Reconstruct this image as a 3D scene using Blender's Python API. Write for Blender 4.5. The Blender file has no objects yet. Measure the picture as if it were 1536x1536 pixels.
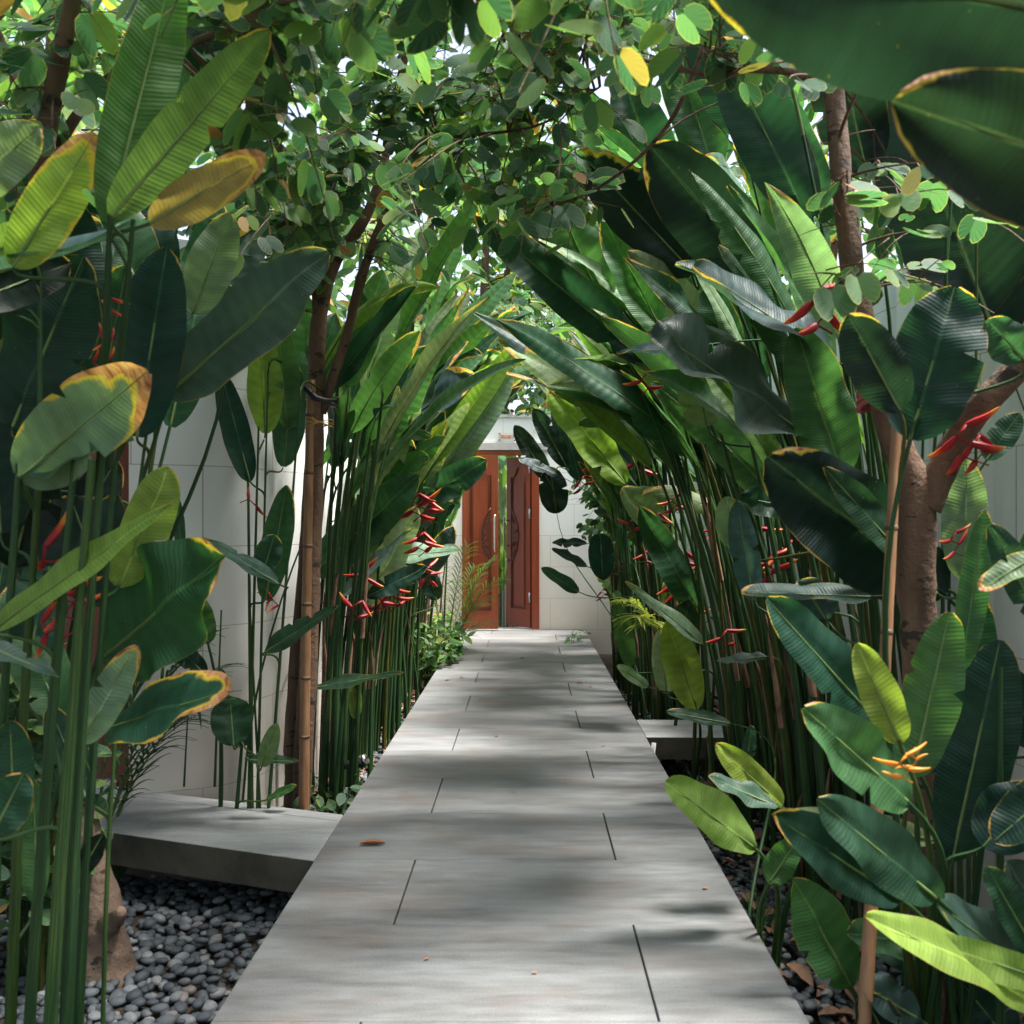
import bpy, math, random
import numpy as np
from mathutils import Vector, Matrix, noise as mnoise
R = math.radians
F, HX, HY, CH = 1377.0, 790.0, 793.0, 1.32      # focal (px of a 1536 frame), vanishing point, eye height over path
sc = bpy.context.scene
# ---------------------------------------------------------------- camera, sky, sun, exposure
cam = bpy.data.objects.new('camera', bpy.data.cameras.new('camera')); sc.collection.objects.link(cam)
cam.location = (0, 0, CH); cam.rotation_euler = (R(90), 0, 0)
cd = cam.data; cd.sensor_width = 36; cd.lens = 36 * F / 1536; cd.shift_x = -22 / 1536; cd.shift_y = 25 / 1536
cd.clip_start = .05; cd.clip_end = 2000
cd.dof.use_dof = True; cd.dof.focus_distance = 6.0; cd.dof.aperture_fstop = 4.5
sc.camera = cam
SUN_EL, SUN_AZ = 68, 95          # azimuth: degrees clockwise from +Y (straight ahead)
w = bpy.data.worlds.new('World'); sc.world = w; w.use_nodes = True
nt = w.node_tree; bg = nt.nodes['Background']; sk = nt.nodes.new('ShaderNodeTexSky')
sk.sky_type = 'NISHITA'; sk.sun_disc = False; sk.sun_elevation = R(SUN_EL); sk.sun_rotation = R(SUN_AZ)
sk.air_density = 1.0; sk.dust_density = 4.0; sk.ozone_density = 1.0
hs = nt.nodes.new('ShaderNodeHueSaturation'); hs.inputs['Saturation'].default_value = .7; nt.links.new(sk.outputs[0], hs.inputs['Color']); nt.links.new(hs.outputs[0], bg.inputs[0]); bg.inputs[1].default_value = .125
sun = bpy.data.objects.new('sun', bpy.data.lights.new('sun', 'SUN')); sc.collection.objects.link(sun)
sun.data.energy = 4.7; sun.data.angle = R(12); sun.data.color = (1, .96, .90)
sd = Vector((math.sin(R(SUN_AZ)) * math.cos(R(SUN_EL)), math.cos(R(SUN_AZ)) * math.cos(R(SUN_EL)), math.sin(R(SUN_EL))))
sun.rotation_euler = sd.to_track_quat('Z', 'Y').to_euler()
sc.view_settings.view_transform = 'Standard'; sc.view_settings.look = 'None'
sc.view_settings.exposure = 1.88; sc.view_settings.gamma = 1
sc.cycles.max_bounces = 8; sc.cycles.transparent_max_bounces = 8

C = sc.collection
rnd = random.Random(7)
def at(px, py, d): return Vector(((px - HX) / F * d, d, CH - (py - HY) / F * d))
def proj(p): 
    y = max(p[1], .05); return HX + F * p[0] / y, HY + F * (CH - p[2]) / y
# ---------------------------------------------------------------- object helpers
def empty(name, loc, label, cat, group=None):
    o = bpy.data.objects.new(name, None); C.objects.link(o); o.location = loc; o.empty_display_size = .1
    o['label'] = label; o['category'] = cat
    if group: o['group'] = group
    return o
def tag(o, label, cat, group=None):
    o['label'] = label; o['category'] = cat
    if group: o['group'] = group
    return o
def struct(o): o['kind'] = 'structure'; return o
def stuff(o): o['kind'] = 'stuff'; return o
class MB:
    def __init__(s): s.v = []; s.f = []; s.m = []; s.uv = []; s.uv2 = []
    def add(s, vs, fs, uvs=None, mi=0, uv2=None):
        b = len(s.v); s.v += [tuple(p) for p in vs]
        for k, f in enumerate(fs):
            s.f.append([i + b for i in f]); s.m.append(mi)
            if uvs is None: s.uv += [(0, 0)] * len(f); s.uv2 += [(0, 0)] * len(f)
            else:
                s.uv += [uvs[i] for i in f]; s.uv2 += [(uv2 or uvs)[i] for i in f]
    def box(s, x0, x1, y0, y1, z0, z1, mi=0, M=None):
        vs = [Vector((x, y, z)) for z in (z0, z1) for y in (y0, y1) for x in (x0, x1)]
        if M: vs = [M @ p for p in vs]
        s.add(vs, [(0, 2, 3, 1), (4, 5, 7, 6), (0, 1, 5, 4), (2, 6, 7, 3), (0, 4, 6, 2), (1, 3, 7, 5)], None, mi)
    def tube(s, pts, rad, n=6, mi=0, cap=True, rough=0):
        pts = [Vector(p) for p in pts]; N = len(pts)
        if not hasattr(rad, '__len__'): rad = [rad] * N
        vs = []; uvs = []; L = 0; up = Vector((.13, .37, .9)).normalized()
        for i, p in enumerate(pts):
            t = (pts[min(i + 1, N - 1)] - pts[max(i - 1, 0)])
            if t.length < 1e-9: t = Vector((0, 0, 1))
            t.normalize(); a = t.cross(up)
            if a.length < .05: a = t.cross(Vector((1, 0, 0)))
            a.normalize(); b = t.cross(a)
            if i: L += (p - pts[i - 1]).length
            for k in range(n + 1):
                an = 2 * math.pi * (k % n) / n; r = rad[i]
                q = p + (a * math.cos(an) + b * math.sin(an)) * r
                if rough and k < n + 1:
                    q = p + (q - p) * (1 + rough * mnoise.noise(q * 9) + rough * .6 * mnoise.noise(q * 25))
                vs.append(q); uvs.append((L, k / n))
        m = n + 1
        fs = [(i * m + k, i * m + k + 1, (i + 1) * m + k + 1, (i + 1) * m + k) for i in range(N - 1) for k in range(n)]
        if cap: fs += [tuple(range(n))[::-1], tuple((N - 1) * m + k for k in range(n))]
        s.add(vs, fs, uvs, mi)
    def build(s, name, mats, parent=None, smooth=True):
        me = bpy.data.meshes.new(name); me.from_pydata(s.v, [], s.f)
        if not isinstance(mats, (list, tuple)): mats = [mats]
        for m in mats: me.materials.append(m)
        me.polygons.foreach_set('material_index', s.m)
        u = me.uv_layers.new(name='UVMap'); u.data.foreach_set('uv', np.array(s.uv, dtype=np.float32).ravel())
        u = me.uv_layers.new(name='Metres'); u.data.foreach_set('uv', np.array(s.uv2, dtype=np.float32).ravel())
        if smooth: me.polygons.foreach_set('use_smooth', [True] * len(s.f))
        me.update()
        o = bpy.data.objects.new(name, me); C.objects.link(o)
        if parent is not None:
            o.parent = parent; o.location = -Vector(parent.location)
        return o
def bez(p0, p1, p2, n):
    return [p0 * (1 - t) ** 2 + p1 * 2 * t * (1 - t) + p2 * t * t for t in [i / n for i in range(n + 1)]]
def cub(p0, p1, p2, p3, n):
    return [p0 * (1 - t) ** 3 + p1 * 3 * t * (1 - t) ** 2 + p2 * 3 * t * t * (1 - t) + p3 * t ** 3 for t in [i / n for i in range(n + 1)]]
# ---------------------------------------------------------------- materials
class NT:
    def __init__(s, name):
        s.m = bpy.data.materials.new(name); s.m.use_nodes = True; s.t = s.m.node_tree
        s.p = s.t.nodes['Principled BSDF']; s.out = s.t.nodes['Material Output']
    def n(s, ty, **k):
        o = s.t.nodes.new('ShaderNode' + ty)
        for a, b in k.items(): setattr(o, a, b)
        return o
    def l(s, a, b): s.t.links.new(a, b)
    def math(s, op, a, b=None, c=None, clamp=False):
        o = s.n('Math', operation=op, use_clamp=clamp)
        for i, x in enumerate((a, b, c)):
            if x is None: continue
            if isinstance(x, (int, float)): o.inputs[i].default_value = x
            else: s.l(x, o.inputs[i])
        return o.outputs[0]
    def mix(s, f, a, b, bt='MIX'):
        o = s.n('MixRGB', blend_type=bt)
        for i, x in enumerate((f, a, b)):
            if isinstance(x, (int, float)): o.inputs[i].default_value = x
            elif isinstance(x, tuple): o.inputs[i].default_value = (*x[:3], 1)
            else: s.l(x, o.inputs[i])
        return o.outputs[0]
    def noise(s, scale, detail=4, vec=None, rough=.55, stretch=None):
        o = s.n('TexNoise'); o.inputs['Scale'].default_value = scale; o.inputs['Detail'].default_value = detail; o.inputs['Roughness'].default_value = rough
        if vec is None: vec = s.n('NewGeometry').outputs['Position']
        if stretch:
            m = s.n('Mapping'); m.inputs['Scale'].default_value = stretch; s.l(vec, m.inputs[0]); vec = m.outputs[0]
        s.l(vec, o.inputs['Vector']); return o.outputs['Fac']
    def ramp(s, f, stops):
        o = s.n('ValToRGB'); e = o.color_ramp.elements
        while len(e) < len(stops): e.new(.5)
        for i, (p, c) in enumerate(stops):
            e[i].position = p; e[i].color = (*(c if isinstance(c, tuple) else (c, c, c)), 1)
        s.l(f, o.inputs[0]); return o.outputs[0]
    def bump(s, h, strength=.3, dist=.01):
        o = s.n('Bump'); o.inputs['Strength'].default_value = strength; o.inputs['Distance'].default_value = dist
        s.l(h, o.inputs['Height']); s.l(o.outputs[0], s.p.inputs['Normal']); return o.outputs[0]
    def col(s, c): 
        if isinstance(c, tuple): s.p.inputs['Base Color'].default_value = (*c, 1)
        else: s.l(c, s.p.inputs['Base Color'])
    def rough(s, r):
        if isinstance(r, (int, float)): s.p.inputs['Roughness'].default_value = r
        else: s.l(r, s.p.inputs['Roughness'])

def leaf_material(name, big=True):
    m = NT(name)
    oi = m.n('ObjectInfo')
    if big:
        uv = m.n('UVMap', uv_map='UVMap'); me = m.n('UVMap', uv_map='Metres')
        s1 = m.n('SeparateXYZ'); m.l(uv.outputs[0], s1.inputs[0]); s2 = m.n('SeparateXYZ'); m.l(me.outputs[0], s2.inputs[0])
        t, v = s1.outputs[0], s1.outputs[1]
        s = m.math('ABSOLUTE', m.math('MULTIPLY_ADD', v, 2, -1))
        base = oi.outputs['Color']; burn = oi.outputs['Alpha']
        # object-random shift for noises
        cmb = m.n('CombineXYZ'); m.l(s2.outputs[0], cmb.inputs[0]); m.l(s2.outputs[1], cmb.inputs[1])
        m.l(m.math('MULTIPLY', oi.outputs['Random'], 50), cmb.inputs[2]); P = cmb.outputs[0]
        ph = m.math('ADD', s2.outputs[0], m.math('MULTIPLY', m.math('ABSOLUTE', s2.outputs[1]), -.35))
        vein = m.math('SINE', m.math('MULTIPLY', ph, 2 * math.pi / .011))
        vein = m.math('MULTIPLY_ADD', vein, .5, .5)
        vein2 = m.math('MULTIPLY_ADD', m.math('SINE', m.math('MULTIPLY', ph, 2 * math.pi / .047)), .5, .5)
        n1 = m.noise(9, 5, P); n2 = m.noise(60, 3, P, stretch=(1, .25, 1))
        lum = m.math('ADD', m.math('MULTIPLY', n1, .9), m.math('MULTIPLY', vein, .10))
        lum = m.math('ADD', lum, m.math('MULTIPLY', vein2, .10))
        lum = m.math('ADD', lum, m.math('MULTIPLY', n2, .25))
        lum = m.math('ADD', lum, .16)
        lc = m.n('CombineXYZ')
        for i in range(3): m.l(lum, lc.inputs[i])
        c = m.mix(1, base, lc.outputs[0], 'MULTIPLY')
        rib = m.math('MULTIPLY', m.math('LESS_THAN', s, .045), .35)
        c = m.mix(m.math('MULTIPLY', rib, 2.2), c, m.mix(1, m.mix(1, c, (1.9, 1.8, 1.6), 'MULTIPLY'), (.010, .014, .006), 'ADD'))
        ne = m.noise(22, 4, P)
        # yellow rim
        rim = m.math('GREATER_THAN', m.math('ADD', s, m.math('MULTIPLY', ne, .10)), 1.022)
        rim = m.math('MULTIPLY', rim, m.math('MULTIPLY', m.math('SUBTRACT', m.noise(3.5, 3, P), .50), 5, clamp=True))
        c = m.mix(m.math('MULTIPLY', rim, .65), c, (.26, .16, .03))
        # scorched tip and margin
        nb = m.noise(7, 5, P)
        q = m.math('ADD', m.math('MULTIPLY', m.math('POWER', s, 3), .45), m.math('MULTIPLY', m.math('POWER', t, 4), .75))
        q = m.math('ADD', q, m.math('MULTIPLY_ADD', nb, 1.3, -.65)); q = m.math('ADD', q, m.math('MULTIPLY', burn, .9))
        halo = m.math('MULTIPLY', m.math('SUBTRACT', q, .92), 9, clamp=True)
        c = m.mix(halo, c, (.40, .27, .03))
        b2 = m.math('MULTIPLY', m.math('SUBTRACT', q, 1.05), 30, clamp=True)
        brown = m.ramp(n2, [(.3, (.13, .045, .018)), (.7, (.42, .22, .12))])
        c = m.mix(b2, c, brown)
        # specks
        sp = m.math('GREATER_THAN', m.noise(90, 3, P), .74); c = m.mix(m.math('MULTIPLY', sp, .4), c, (.30, .24, .06))
        h = m.math('ADD', m.math('MULTIPLY', vein, .35), m.math('MULTIPLY', vein2, .8)); h = m.math('ADD', h, m.math('MULTIPLY', n1, 2.5))
        bn = m.bump(h, .35, .004)
        rr = m.math('MULTIPLY_ADD', n2, .3, .33); tf = .36
    else:
        g = m.n('NewGeometry'); r = g.outputs['Random Per Island']
        uv = m.n('UVMap', uv_map='UVMap'); s1 = m.n('SeparateXYZ'); m.l(uv.outputs[0], s1.inputs[0])
        c = m.ramp(r, [(0, (.012, .038, .028)), (.4, (.030, .075, .052)), (.7, (.065, .125, .065)), (.95, (.11, .17, .05)), (1, (.24, .08, .025))])
        c = m.mix(1, c, oi.outputs['Color'], 'MULTIPLY')
        st = m.math('SINE', m.math('MULTIPLY', s1.outputs[0], 38)); c = m.mix(m.math('MULTIPLY_ADD', st, .06, .06), c, (.2, .28, .12))
        rim = m.math('GREATER_THAN', s1.outputs[1], .93); c = m.mix(m.math('MULTIPLY', rim, .35), c, (.34, .26, .06))
        n1 = m.noise(60, 3); bn = m.bump(n1, .25, .004); rr = .55; tf = .42
    # paler, duller underside
    gb = m.n('NewGeometry').outputs['Backfacing']
    c = m.mix(gb, c, m.mix(1, m.mix(1, c, (1.35, 1.3, 1.35), 'MULTIPLY'), (.004, .007, .004), 'ADD'))
    m.col(c); m.rough(rr); m.p.inputs['Specular IOR Level'].default_value = .22 if big else .18
    tr = m.n('BsdfTranslucent')
    tcn = m.n('MixRGB', blend_type='MULTIPLY'); tcn.inputs[0].default_value = 1; m.l(c, tcn.inputs[1]); tcn.inputs[2].default_value = (2.6, 2.9, 1.2, 1) if big else (1.9, 2.5, 1.2, 1)
    tcn.use_clamp = True
    m.l(tcn.outputs[0], tr.inputs[0]); m.l(bn, tr.inputs['Normal'])
    mx = m.n('MixShader'); mx.inputs[0].default_value = tf
    m.l(m.p.outputs[0], mx.inputs[1]); m.l(tr.outputs[0], mx.inputs[2]); m.l(mx.outputs[0], m.out.inputs[0])
    return m.m
M_LEAF = leaf_material('broad_leaf'); M_SMALL = leaf_material('small_leaf', False)
def simple(name, colA, colB, scale, rough=.7, bump=.3, dist=.01, stretch=None, spec=.5, metal=0):
    m = NT(name); n = m.noise(scale, 6, stretch=stretch)
    m.col(m.ramp(n, [(.3, colA), (.7, colB)])); m.rough(rough); m.bump(n, bump, dist)
    m.p.inputs['Specular IOR Level'].default_value = spec; m.p.inputs['Metallic'].default_value = metal
    return m.m
def stalk_material():
    m = NT('green_stalk'); oi = m.n('ObjectInfo')
    uv = m.n('UVMap', uv_map='UVMap')
    n = m.noise(5, 6, uv.outputs[0], stretch=(.7, 9, 1), rough=.7); n3 = m.noise(3, 2)
    c = m.ramp(n, [(.28, (.003, .011, .007)), (.46, (.012, .040, .016)), (.57, (.038, .090, .026)), (.67, (.11, .14, .035)), (.75, (.14, .06, .02))])
    c2 = m.ramp(oi.outputs['Random'], [(0, (.75, .85, .85)), (.6, (1, 1, 1)), (.86, (1.3, 1.15, .8)), (.93, (1.9, .9, .5)), (1, (1.9, .9, .6))])
    c = m.mix(1, c, c2, 'MULTIPLY'); m.col(c); m.rough(.45); m.bump(n, .3, .004); m.p.inputs['Specular IOR Level'].default_value = .22
    return m.m
M_STALK = stalk_material()
M_RIB = simple('leaf_rib', (.07, .13, .035), (.14, .20, .06), 30, .45, .1)
def bark(name, a, b, sc_=8):
    m = NT(name); uv = m.n('UVMap', uv_map='UVMap')
    n = m.noise(sc_, 7, stretch=(1, 1, .25)); n2 = m.noise(45, 4); n3 = m.noise(3.1, 3)
    c = m.ramp(n, [(.25, tuple(x * .45 for x in a)), (.45, a), (.75, b)])
    scar = m.math('GREATER_THAN', m.noise(11, 4, stretch=(1, 1, 2.2)), .62); c = m.mix(m.math('MULTIPLY', scar, .85), c, (.012, .009, .007))
    c = m.mix(m.math('MULTIPLY', n2, .35), c, tuple(x * .5 for x in a)); m.col(c); m.rough(.8)
    m.bump(m.math('ADD', n, m.math('MULTIPLY', n2, .6)), .9, .015); return m.m
M_BARK = bark('bark_red_brown', (.105, .058, .034), (.22, .13, .08), 11)
M_BARKP = bark('bark_pale', (.13, .085, .06), (.25, .17, .12), 5)
M_BAMB = simple('bamboo', (.17, .08, .038), (.30, .16, .08), 14, .5, .3, .004, stretch=(3, 3, .4))
M_BAMBN = simple('bamboo_node', (.03, .02, .015), (.16, .09, .05), 40, .7, .3)
def concrete(name, lo, hi, stain=True, tile=False):
    m = NT(name); pos = m.n('NewGeometry')
    n = m.noise(2.2, 7, stretch=(.5, 2.6, 1), rough=.62); n2 = m.noise(11, 6, stretch=(.5, 2.4, 1)); n3 = m.noise(160, 3)  # cross streaks: tile texture that also stands in for dappled light
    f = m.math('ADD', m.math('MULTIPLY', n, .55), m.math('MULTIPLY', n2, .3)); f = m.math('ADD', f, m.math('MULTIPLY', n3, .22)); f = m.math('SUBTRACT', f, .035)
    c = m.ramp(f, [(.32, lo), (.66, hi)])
    if tile:
        r = pos.outputs['Random Per Island']; rv = m.math('MULTIPLY_ADD', r, .16, .92)
        cc = m.n('CombineXYZ'); [m.l(rv, cc.inputs[i]) for i in range(3)]
        c = m.mix(1, c, cc.outputs[0], 'MULTIPLY')
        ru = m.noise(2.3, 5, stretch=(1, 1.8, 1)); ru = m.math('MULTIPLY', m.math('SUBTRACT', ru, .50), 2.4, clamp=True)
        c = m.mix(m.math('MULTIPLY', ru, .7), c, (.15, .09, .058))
    if stain:
        s = m.noise(7, 5); c = m.mix(m.math('MULTIPLY', m.math('SUBTRACT', s, .5), 1.8, clamp=True), c, tuple(x * .45 for x in lo))
    gr = m.math('GREATER_THAN', m.noise(75, 2), .735); c = m.mix(m.math('MULTIPLY', gr, .45), c, (.03, .027, .022))
    m.col(c); m.rough(m.math('MULTIPLY_ADD', n2, .3, .42)); m.bump(m.math('ADD', n3, n2), .12, .003); return m.m
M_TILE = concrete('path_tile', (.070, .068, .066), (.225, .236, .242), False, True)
M_TEDGE = concrete('slab_edge', (.035, .036, .026), (.15, .125, .095))
M_TILE_LIT = concrete('side_slab_top_lit', (.15, .15, .148), (.38, .395, .40), False, False)  # same concrete as the path, lightened to put brighter light into the colour
M_DARK = simple('joint_dark', (.01, .01, .01), (.03, .03, .03), 20, .9)
def wall_material():
    m = NT('limestone_wall'); uv = m.n('UVMap', uv_map='Metres')
    br = m.n('TexBrick'); br.offset = .5; br.inputs['Scale'].default_value = 1
    br.inputs['Brick Width'].default_value = .62; br.inputs['Row Height'].default_value = .41; br.inputs['Mortar Size'].default_value = .0022
    br.inputs['Color1'].default_value = (.84, .86, .84, 1); br.inputs['Color2'].default_value = (.78, .80, .78, 1); br.inputs['Mortar'].default_value = (.35, .35, .34, 1)
    m.l(uv.outputs[0], br.inputs['Vector'])
    n = m.noise(2.4, 6, stretch=(1, 1, .5)); n2 = m.noise(55, 4); n3 = m.noise(1.1, 5, stretch=(3, 3, .3))
    c = m.mix(m.math('MULTIPLY', n, .25), br.outputs['Color'], (.50, .47, .42))
    c = m.mix(m.math('MULTIPLY', m.math('SUBTRACT', n3, .52), 1.2, clamp=True), c, (.38, .39, .36))
    sp = m.n('SeparateXYZ'); m.l(m.n('NewGeometry').outputs['Position'], sp.inputs[0])
    low = m.math('MULTIPLY', m.math('SUBTRACT', m.math('ADD', .95, m.math('MULTIPLY', n, .7)), sp.outputs[2]), .9, clamp=True)
    c = m.mix(m.math('MULTIPLY', low, .42), c, (.52, .38, .27))
    m.col(c); m.rough(.6); m.bump(m.math('ADD', m.math('MULTIPLY', n2, .3), m.math('MULTIPLY', br.outputs['Fac'], -1)), .25, .004)
    return m.m
M_WALL = wall_material()
M_PLAS = simple('plaster_band', (.36, .36, .34), (.46, .46, .44), 8, .7, .2)
def wood(name, a, b):
    m = NT(name); n = m.noise(5, 6, stretch=(9, 9, .5)); n2 = m.noise(40, 3, stretch=(6, 6, .3)); n3 = m.noise(2.5, 3)
    c = m.ramp(m.math('ADD', m.math('MULTIPLY', n, .7), m.math('MULTIPLY', n2, .3)), [(.3, a), (.7, b)])
    c = m.mix(m.math('MULTIPLY', n3, .3), c, tuple(x * .5 for x in a))
    m.col(c); m.rough(.36); m.bump(n2, .15, .003); m.p.inputs['Coat Weight'].default_value = .25; m.p.inputs['Coat Roughness'].default_value = .3
    return m.m
M_WOOD = wood('red_teak', (.19, .030, .010), (.32, .068, .024))
M_WOODD = wood('dark_red_wood', (.10, .022, .012), (.17, .042, .022))
M_STEEL = simple('steel', (.5, .5, .5), (.62, .62, .6), 40, .3, .05, metal=1)
M_BLACK = simple('black_plastic', (.012, .013, .016), (.03, .03, .035), 30, .45, .1)
M_PVC = simple('grey_pvc', (.42, .42, .42), (.56, .56, .55), 12, .5, .1)
M_SOIL = simple('soil', (.022, .016, .011), (.07, .05, .035), 12, .95, .8, .03)
M_ORANGE = simple('orange_paint', (.50, .16, .04), (.62, .22, .06), 30, .5, .1)
M_WHITE = simple('white_acrylic', (.60, .60, .58), (.68, .68, .66), 12, .25, .02)
M_PINK = simple('pink_tie', (.28, .07, .07), (.42, .13, .12), 40, .8, .4)
M_WIRE = simple('yellow_wire', (.5, .25, .05), (.6, .33, .08), 20, .5, .1)
M_DRY = simple('dry_leaf', (.20, .07, .025), (.40, .17, .08), 25, .7, .5)
M_DRYP = simple('dead_leaf', (.09, .045, .025), (.27, .15, .09), 14, .8, .6)
def flower_material(orange=False):
    m = NT('orange_bract' if orange else 'flower_bract'); uv = m.n('UVMap', uv_map='UVMap'); s = m.n('SeparateXYZ'); m.l(uv.outputs[0], s.inputs[0])
    n = m.noise(40, 3); f = m.math('ADD', s.outputs[0], m.math('MULTIPLY_ADD', n, .3, -.15))
    c = m.ramp(f, [(0, (.25, .008, .015)), (.5, (.42, .015, .018)), (.75, (.62, .09, .015)), (1, (.75, .32, .04))])
    if orange: c = m.ramp(f, [(0, (.45, .12, .012)), (.6, (.70, .24, .02)), (1, (.75, .36, .04))])
    m.col(c); m.rough(.5); tr = m.n('BsdfTranslucent'); m.l(c, tr.inputs[0]); mx = m.n('MixShader'); mx.inputs[0].default_value = .25
    m.l(m.p.outputs[0], mx.inputs[1]); m.l(tr.outputs[0], mx.inputs[2]); m.l(mx.outputs[0], m.out.inputs[0]); return m.m
M_FLOW = flower_material(); M_FLOWO = flower_material(True)
def pebble_material():
    m = NT('pebbles'); r = m.n('NewGeometry').outputs['Random Per Island']
    c = m.ramp(r, [(0, (.024, .032, .041)), (.45, (.055, .067, .082)), (.8, (.105, .12, .135)), (.97, (.24, .25, .26)), (1, (.17, .12, .10))])
    n = m.noise(60, 4); c = m.mix(m.math('MULTIPLY', n, .45), c, (.05, .055, .06)); m.col(c); m.rough(.68); m.bump(n, .15, .003); return m.m
M_PEB = pebble_material()
# ---------------------------------------------------------------- broad leaf builder
PROF = {'oblong': (.42, .50), 'lance': (.55, .95), 'oval': (.55, .62), 'wide': (.46, .48)}
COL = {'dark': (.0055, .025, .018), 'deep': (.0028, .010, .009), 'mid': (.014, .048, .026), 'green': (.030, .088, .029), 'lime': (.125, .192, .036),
       'pale': (.115, .170, .100), 'grey': (.034, .068, .060), 'blue': (.020, .040, .046), 'yellow': (.21, .165, .05), 'sun': (.075, .140, .032)}  # dark, deep carry painted shade; grey, blue sky sheen; sun light shining through
def blade(mb, pts, width, nrm, prof='oblong', fold=.2, ripple=.012, curl=0., tears=0, seed=0, n=26, m=4, rib=.0045):
    r = random.Random(seed); a, b = PROF[prof]; pk = a / (a + b); nmx = pk ** a * (1 - pk) ** b
    N = len(pts) - 1; cs = []
    for i in range(n + 1):
        x = i / n * N; k = min(int(x), N - 1); cs.append(pts[k].lerp(pts[k + 1], x - k))
    L = sum((cs[i + 1] - cs[i]).length for i in range(n))
    ph = r.uniform(0, 6); fr = r.uniform(3.5, 8); asym = r.uniform(-.06, .06)
    tear = {}
    for _ in range(tears):
        tear[(r.randint(int(n * .2), int(n * .72)), r.choice((-1, 1)))] = r.uniform(.35, .75)
    vs = []; uvs = []; uv2 = []; sd_ = Vector((r.uniform(0, 99), 0, 0))
    for i, c in enumerate(cs):
        t = i / n; T = (cs[min(i + 1, n)] - cs[max(i - 1, 0)]).normalized()
        S = T.cross(nrm); S.normalize(); Nn = S.cross(T)
        te = min(max(t, .004), .997); hw = width / 2 * (te ** a * (1 - te) ** b) / nmx
        for j in range(-m, m + 1):
            v = j / m; sg = 1 if j > 0 else -1
            k = 1 + asym * sg + .05 * mnoise.noise(sd_ + Vector((t * 6, sg, 0)))
            if (i, sg) in tear and abs(v) > tear[(i, sg)] * .9: v = sg * tear[(i, sg)]
            ww = hw * v * k
            lift = abs(ww) * math.sin(fold) - curl * ww * ww / max(width, .01)
            rp = ripple * (width / .15) * (abs(v) ** 1.5) * (math.sin(fr * t * 2 + ph + sg * 1.3) + .6 * math.sin(fr * 3.1 * t + ph * 2) * .5) * min(1, 4 * t * (1 - t) + .3)
            dz = .02 * width / .15 * mnoise.noise(sd_ + Vector((t * 3, v * 1.2, 3)))
            vs.append(c + S * ww * math.cos(fold) + Nn * (lift + rp + dz)); uvs.append((t, v * .5 + .5)); uv2.append((t * L, v * hw))
    q = 2 * m + 1
    fs = [(i * q + j, (i + 1) * q + j, (i + 1) * q + j + 1, i * q + j + 1) for i in range(n) for j in range(q - 1)]
    mb.add(vs, fs, uvs, 0, uv2)
    # rib tube under the blade
    rp_ = [cs[i] + Vector((0, 0, 0)) for i in range(0, n + 1, 2)]
    mb.tube(rp_, [rib * (1 - .85 * i / (len(rp_) - 1)) for i in range(len(rp_))], 5, 1, False)
def make_leaf(parent, base, tip, width, mid=None, nrm=None, kind='mid', burn=0., petiole=None, name='leaf', **k):
    mb = MB(); 
    if mid is None: mid = (base + tip) / 2
    pts = bez(base, mid, tip, 12); T = (tip - base).normalized()
    if nrm is None: nrm = Vector((0, 0, 1))
    nrm = nrm - T * nrm.dot(T)
    if nrm.length < .05: nrm = T.orthogonal()
    nrm.normalize()
    blade(mb, pts, width, nrm, **k)
    if petiole: mb.tube(petiole, [k.get('rib', .0045) * 1.5] * (len(petiole) - 1) + [k.get('rib', .0045)], 5, 1, False)
    o = mb.build(name, [M_LEAF, M_RIB], parent)
    c = COL[kind] if isinstance(kind, str) else kind; j = random.Random(k.get('seed', 0) + 5); f = j.uniform(.85, 1.18)
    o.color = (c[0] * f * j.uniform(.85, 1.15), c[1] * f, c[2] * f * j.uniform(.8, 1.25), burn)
    return o
seedn = [100]; ANCH = {}
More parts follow.
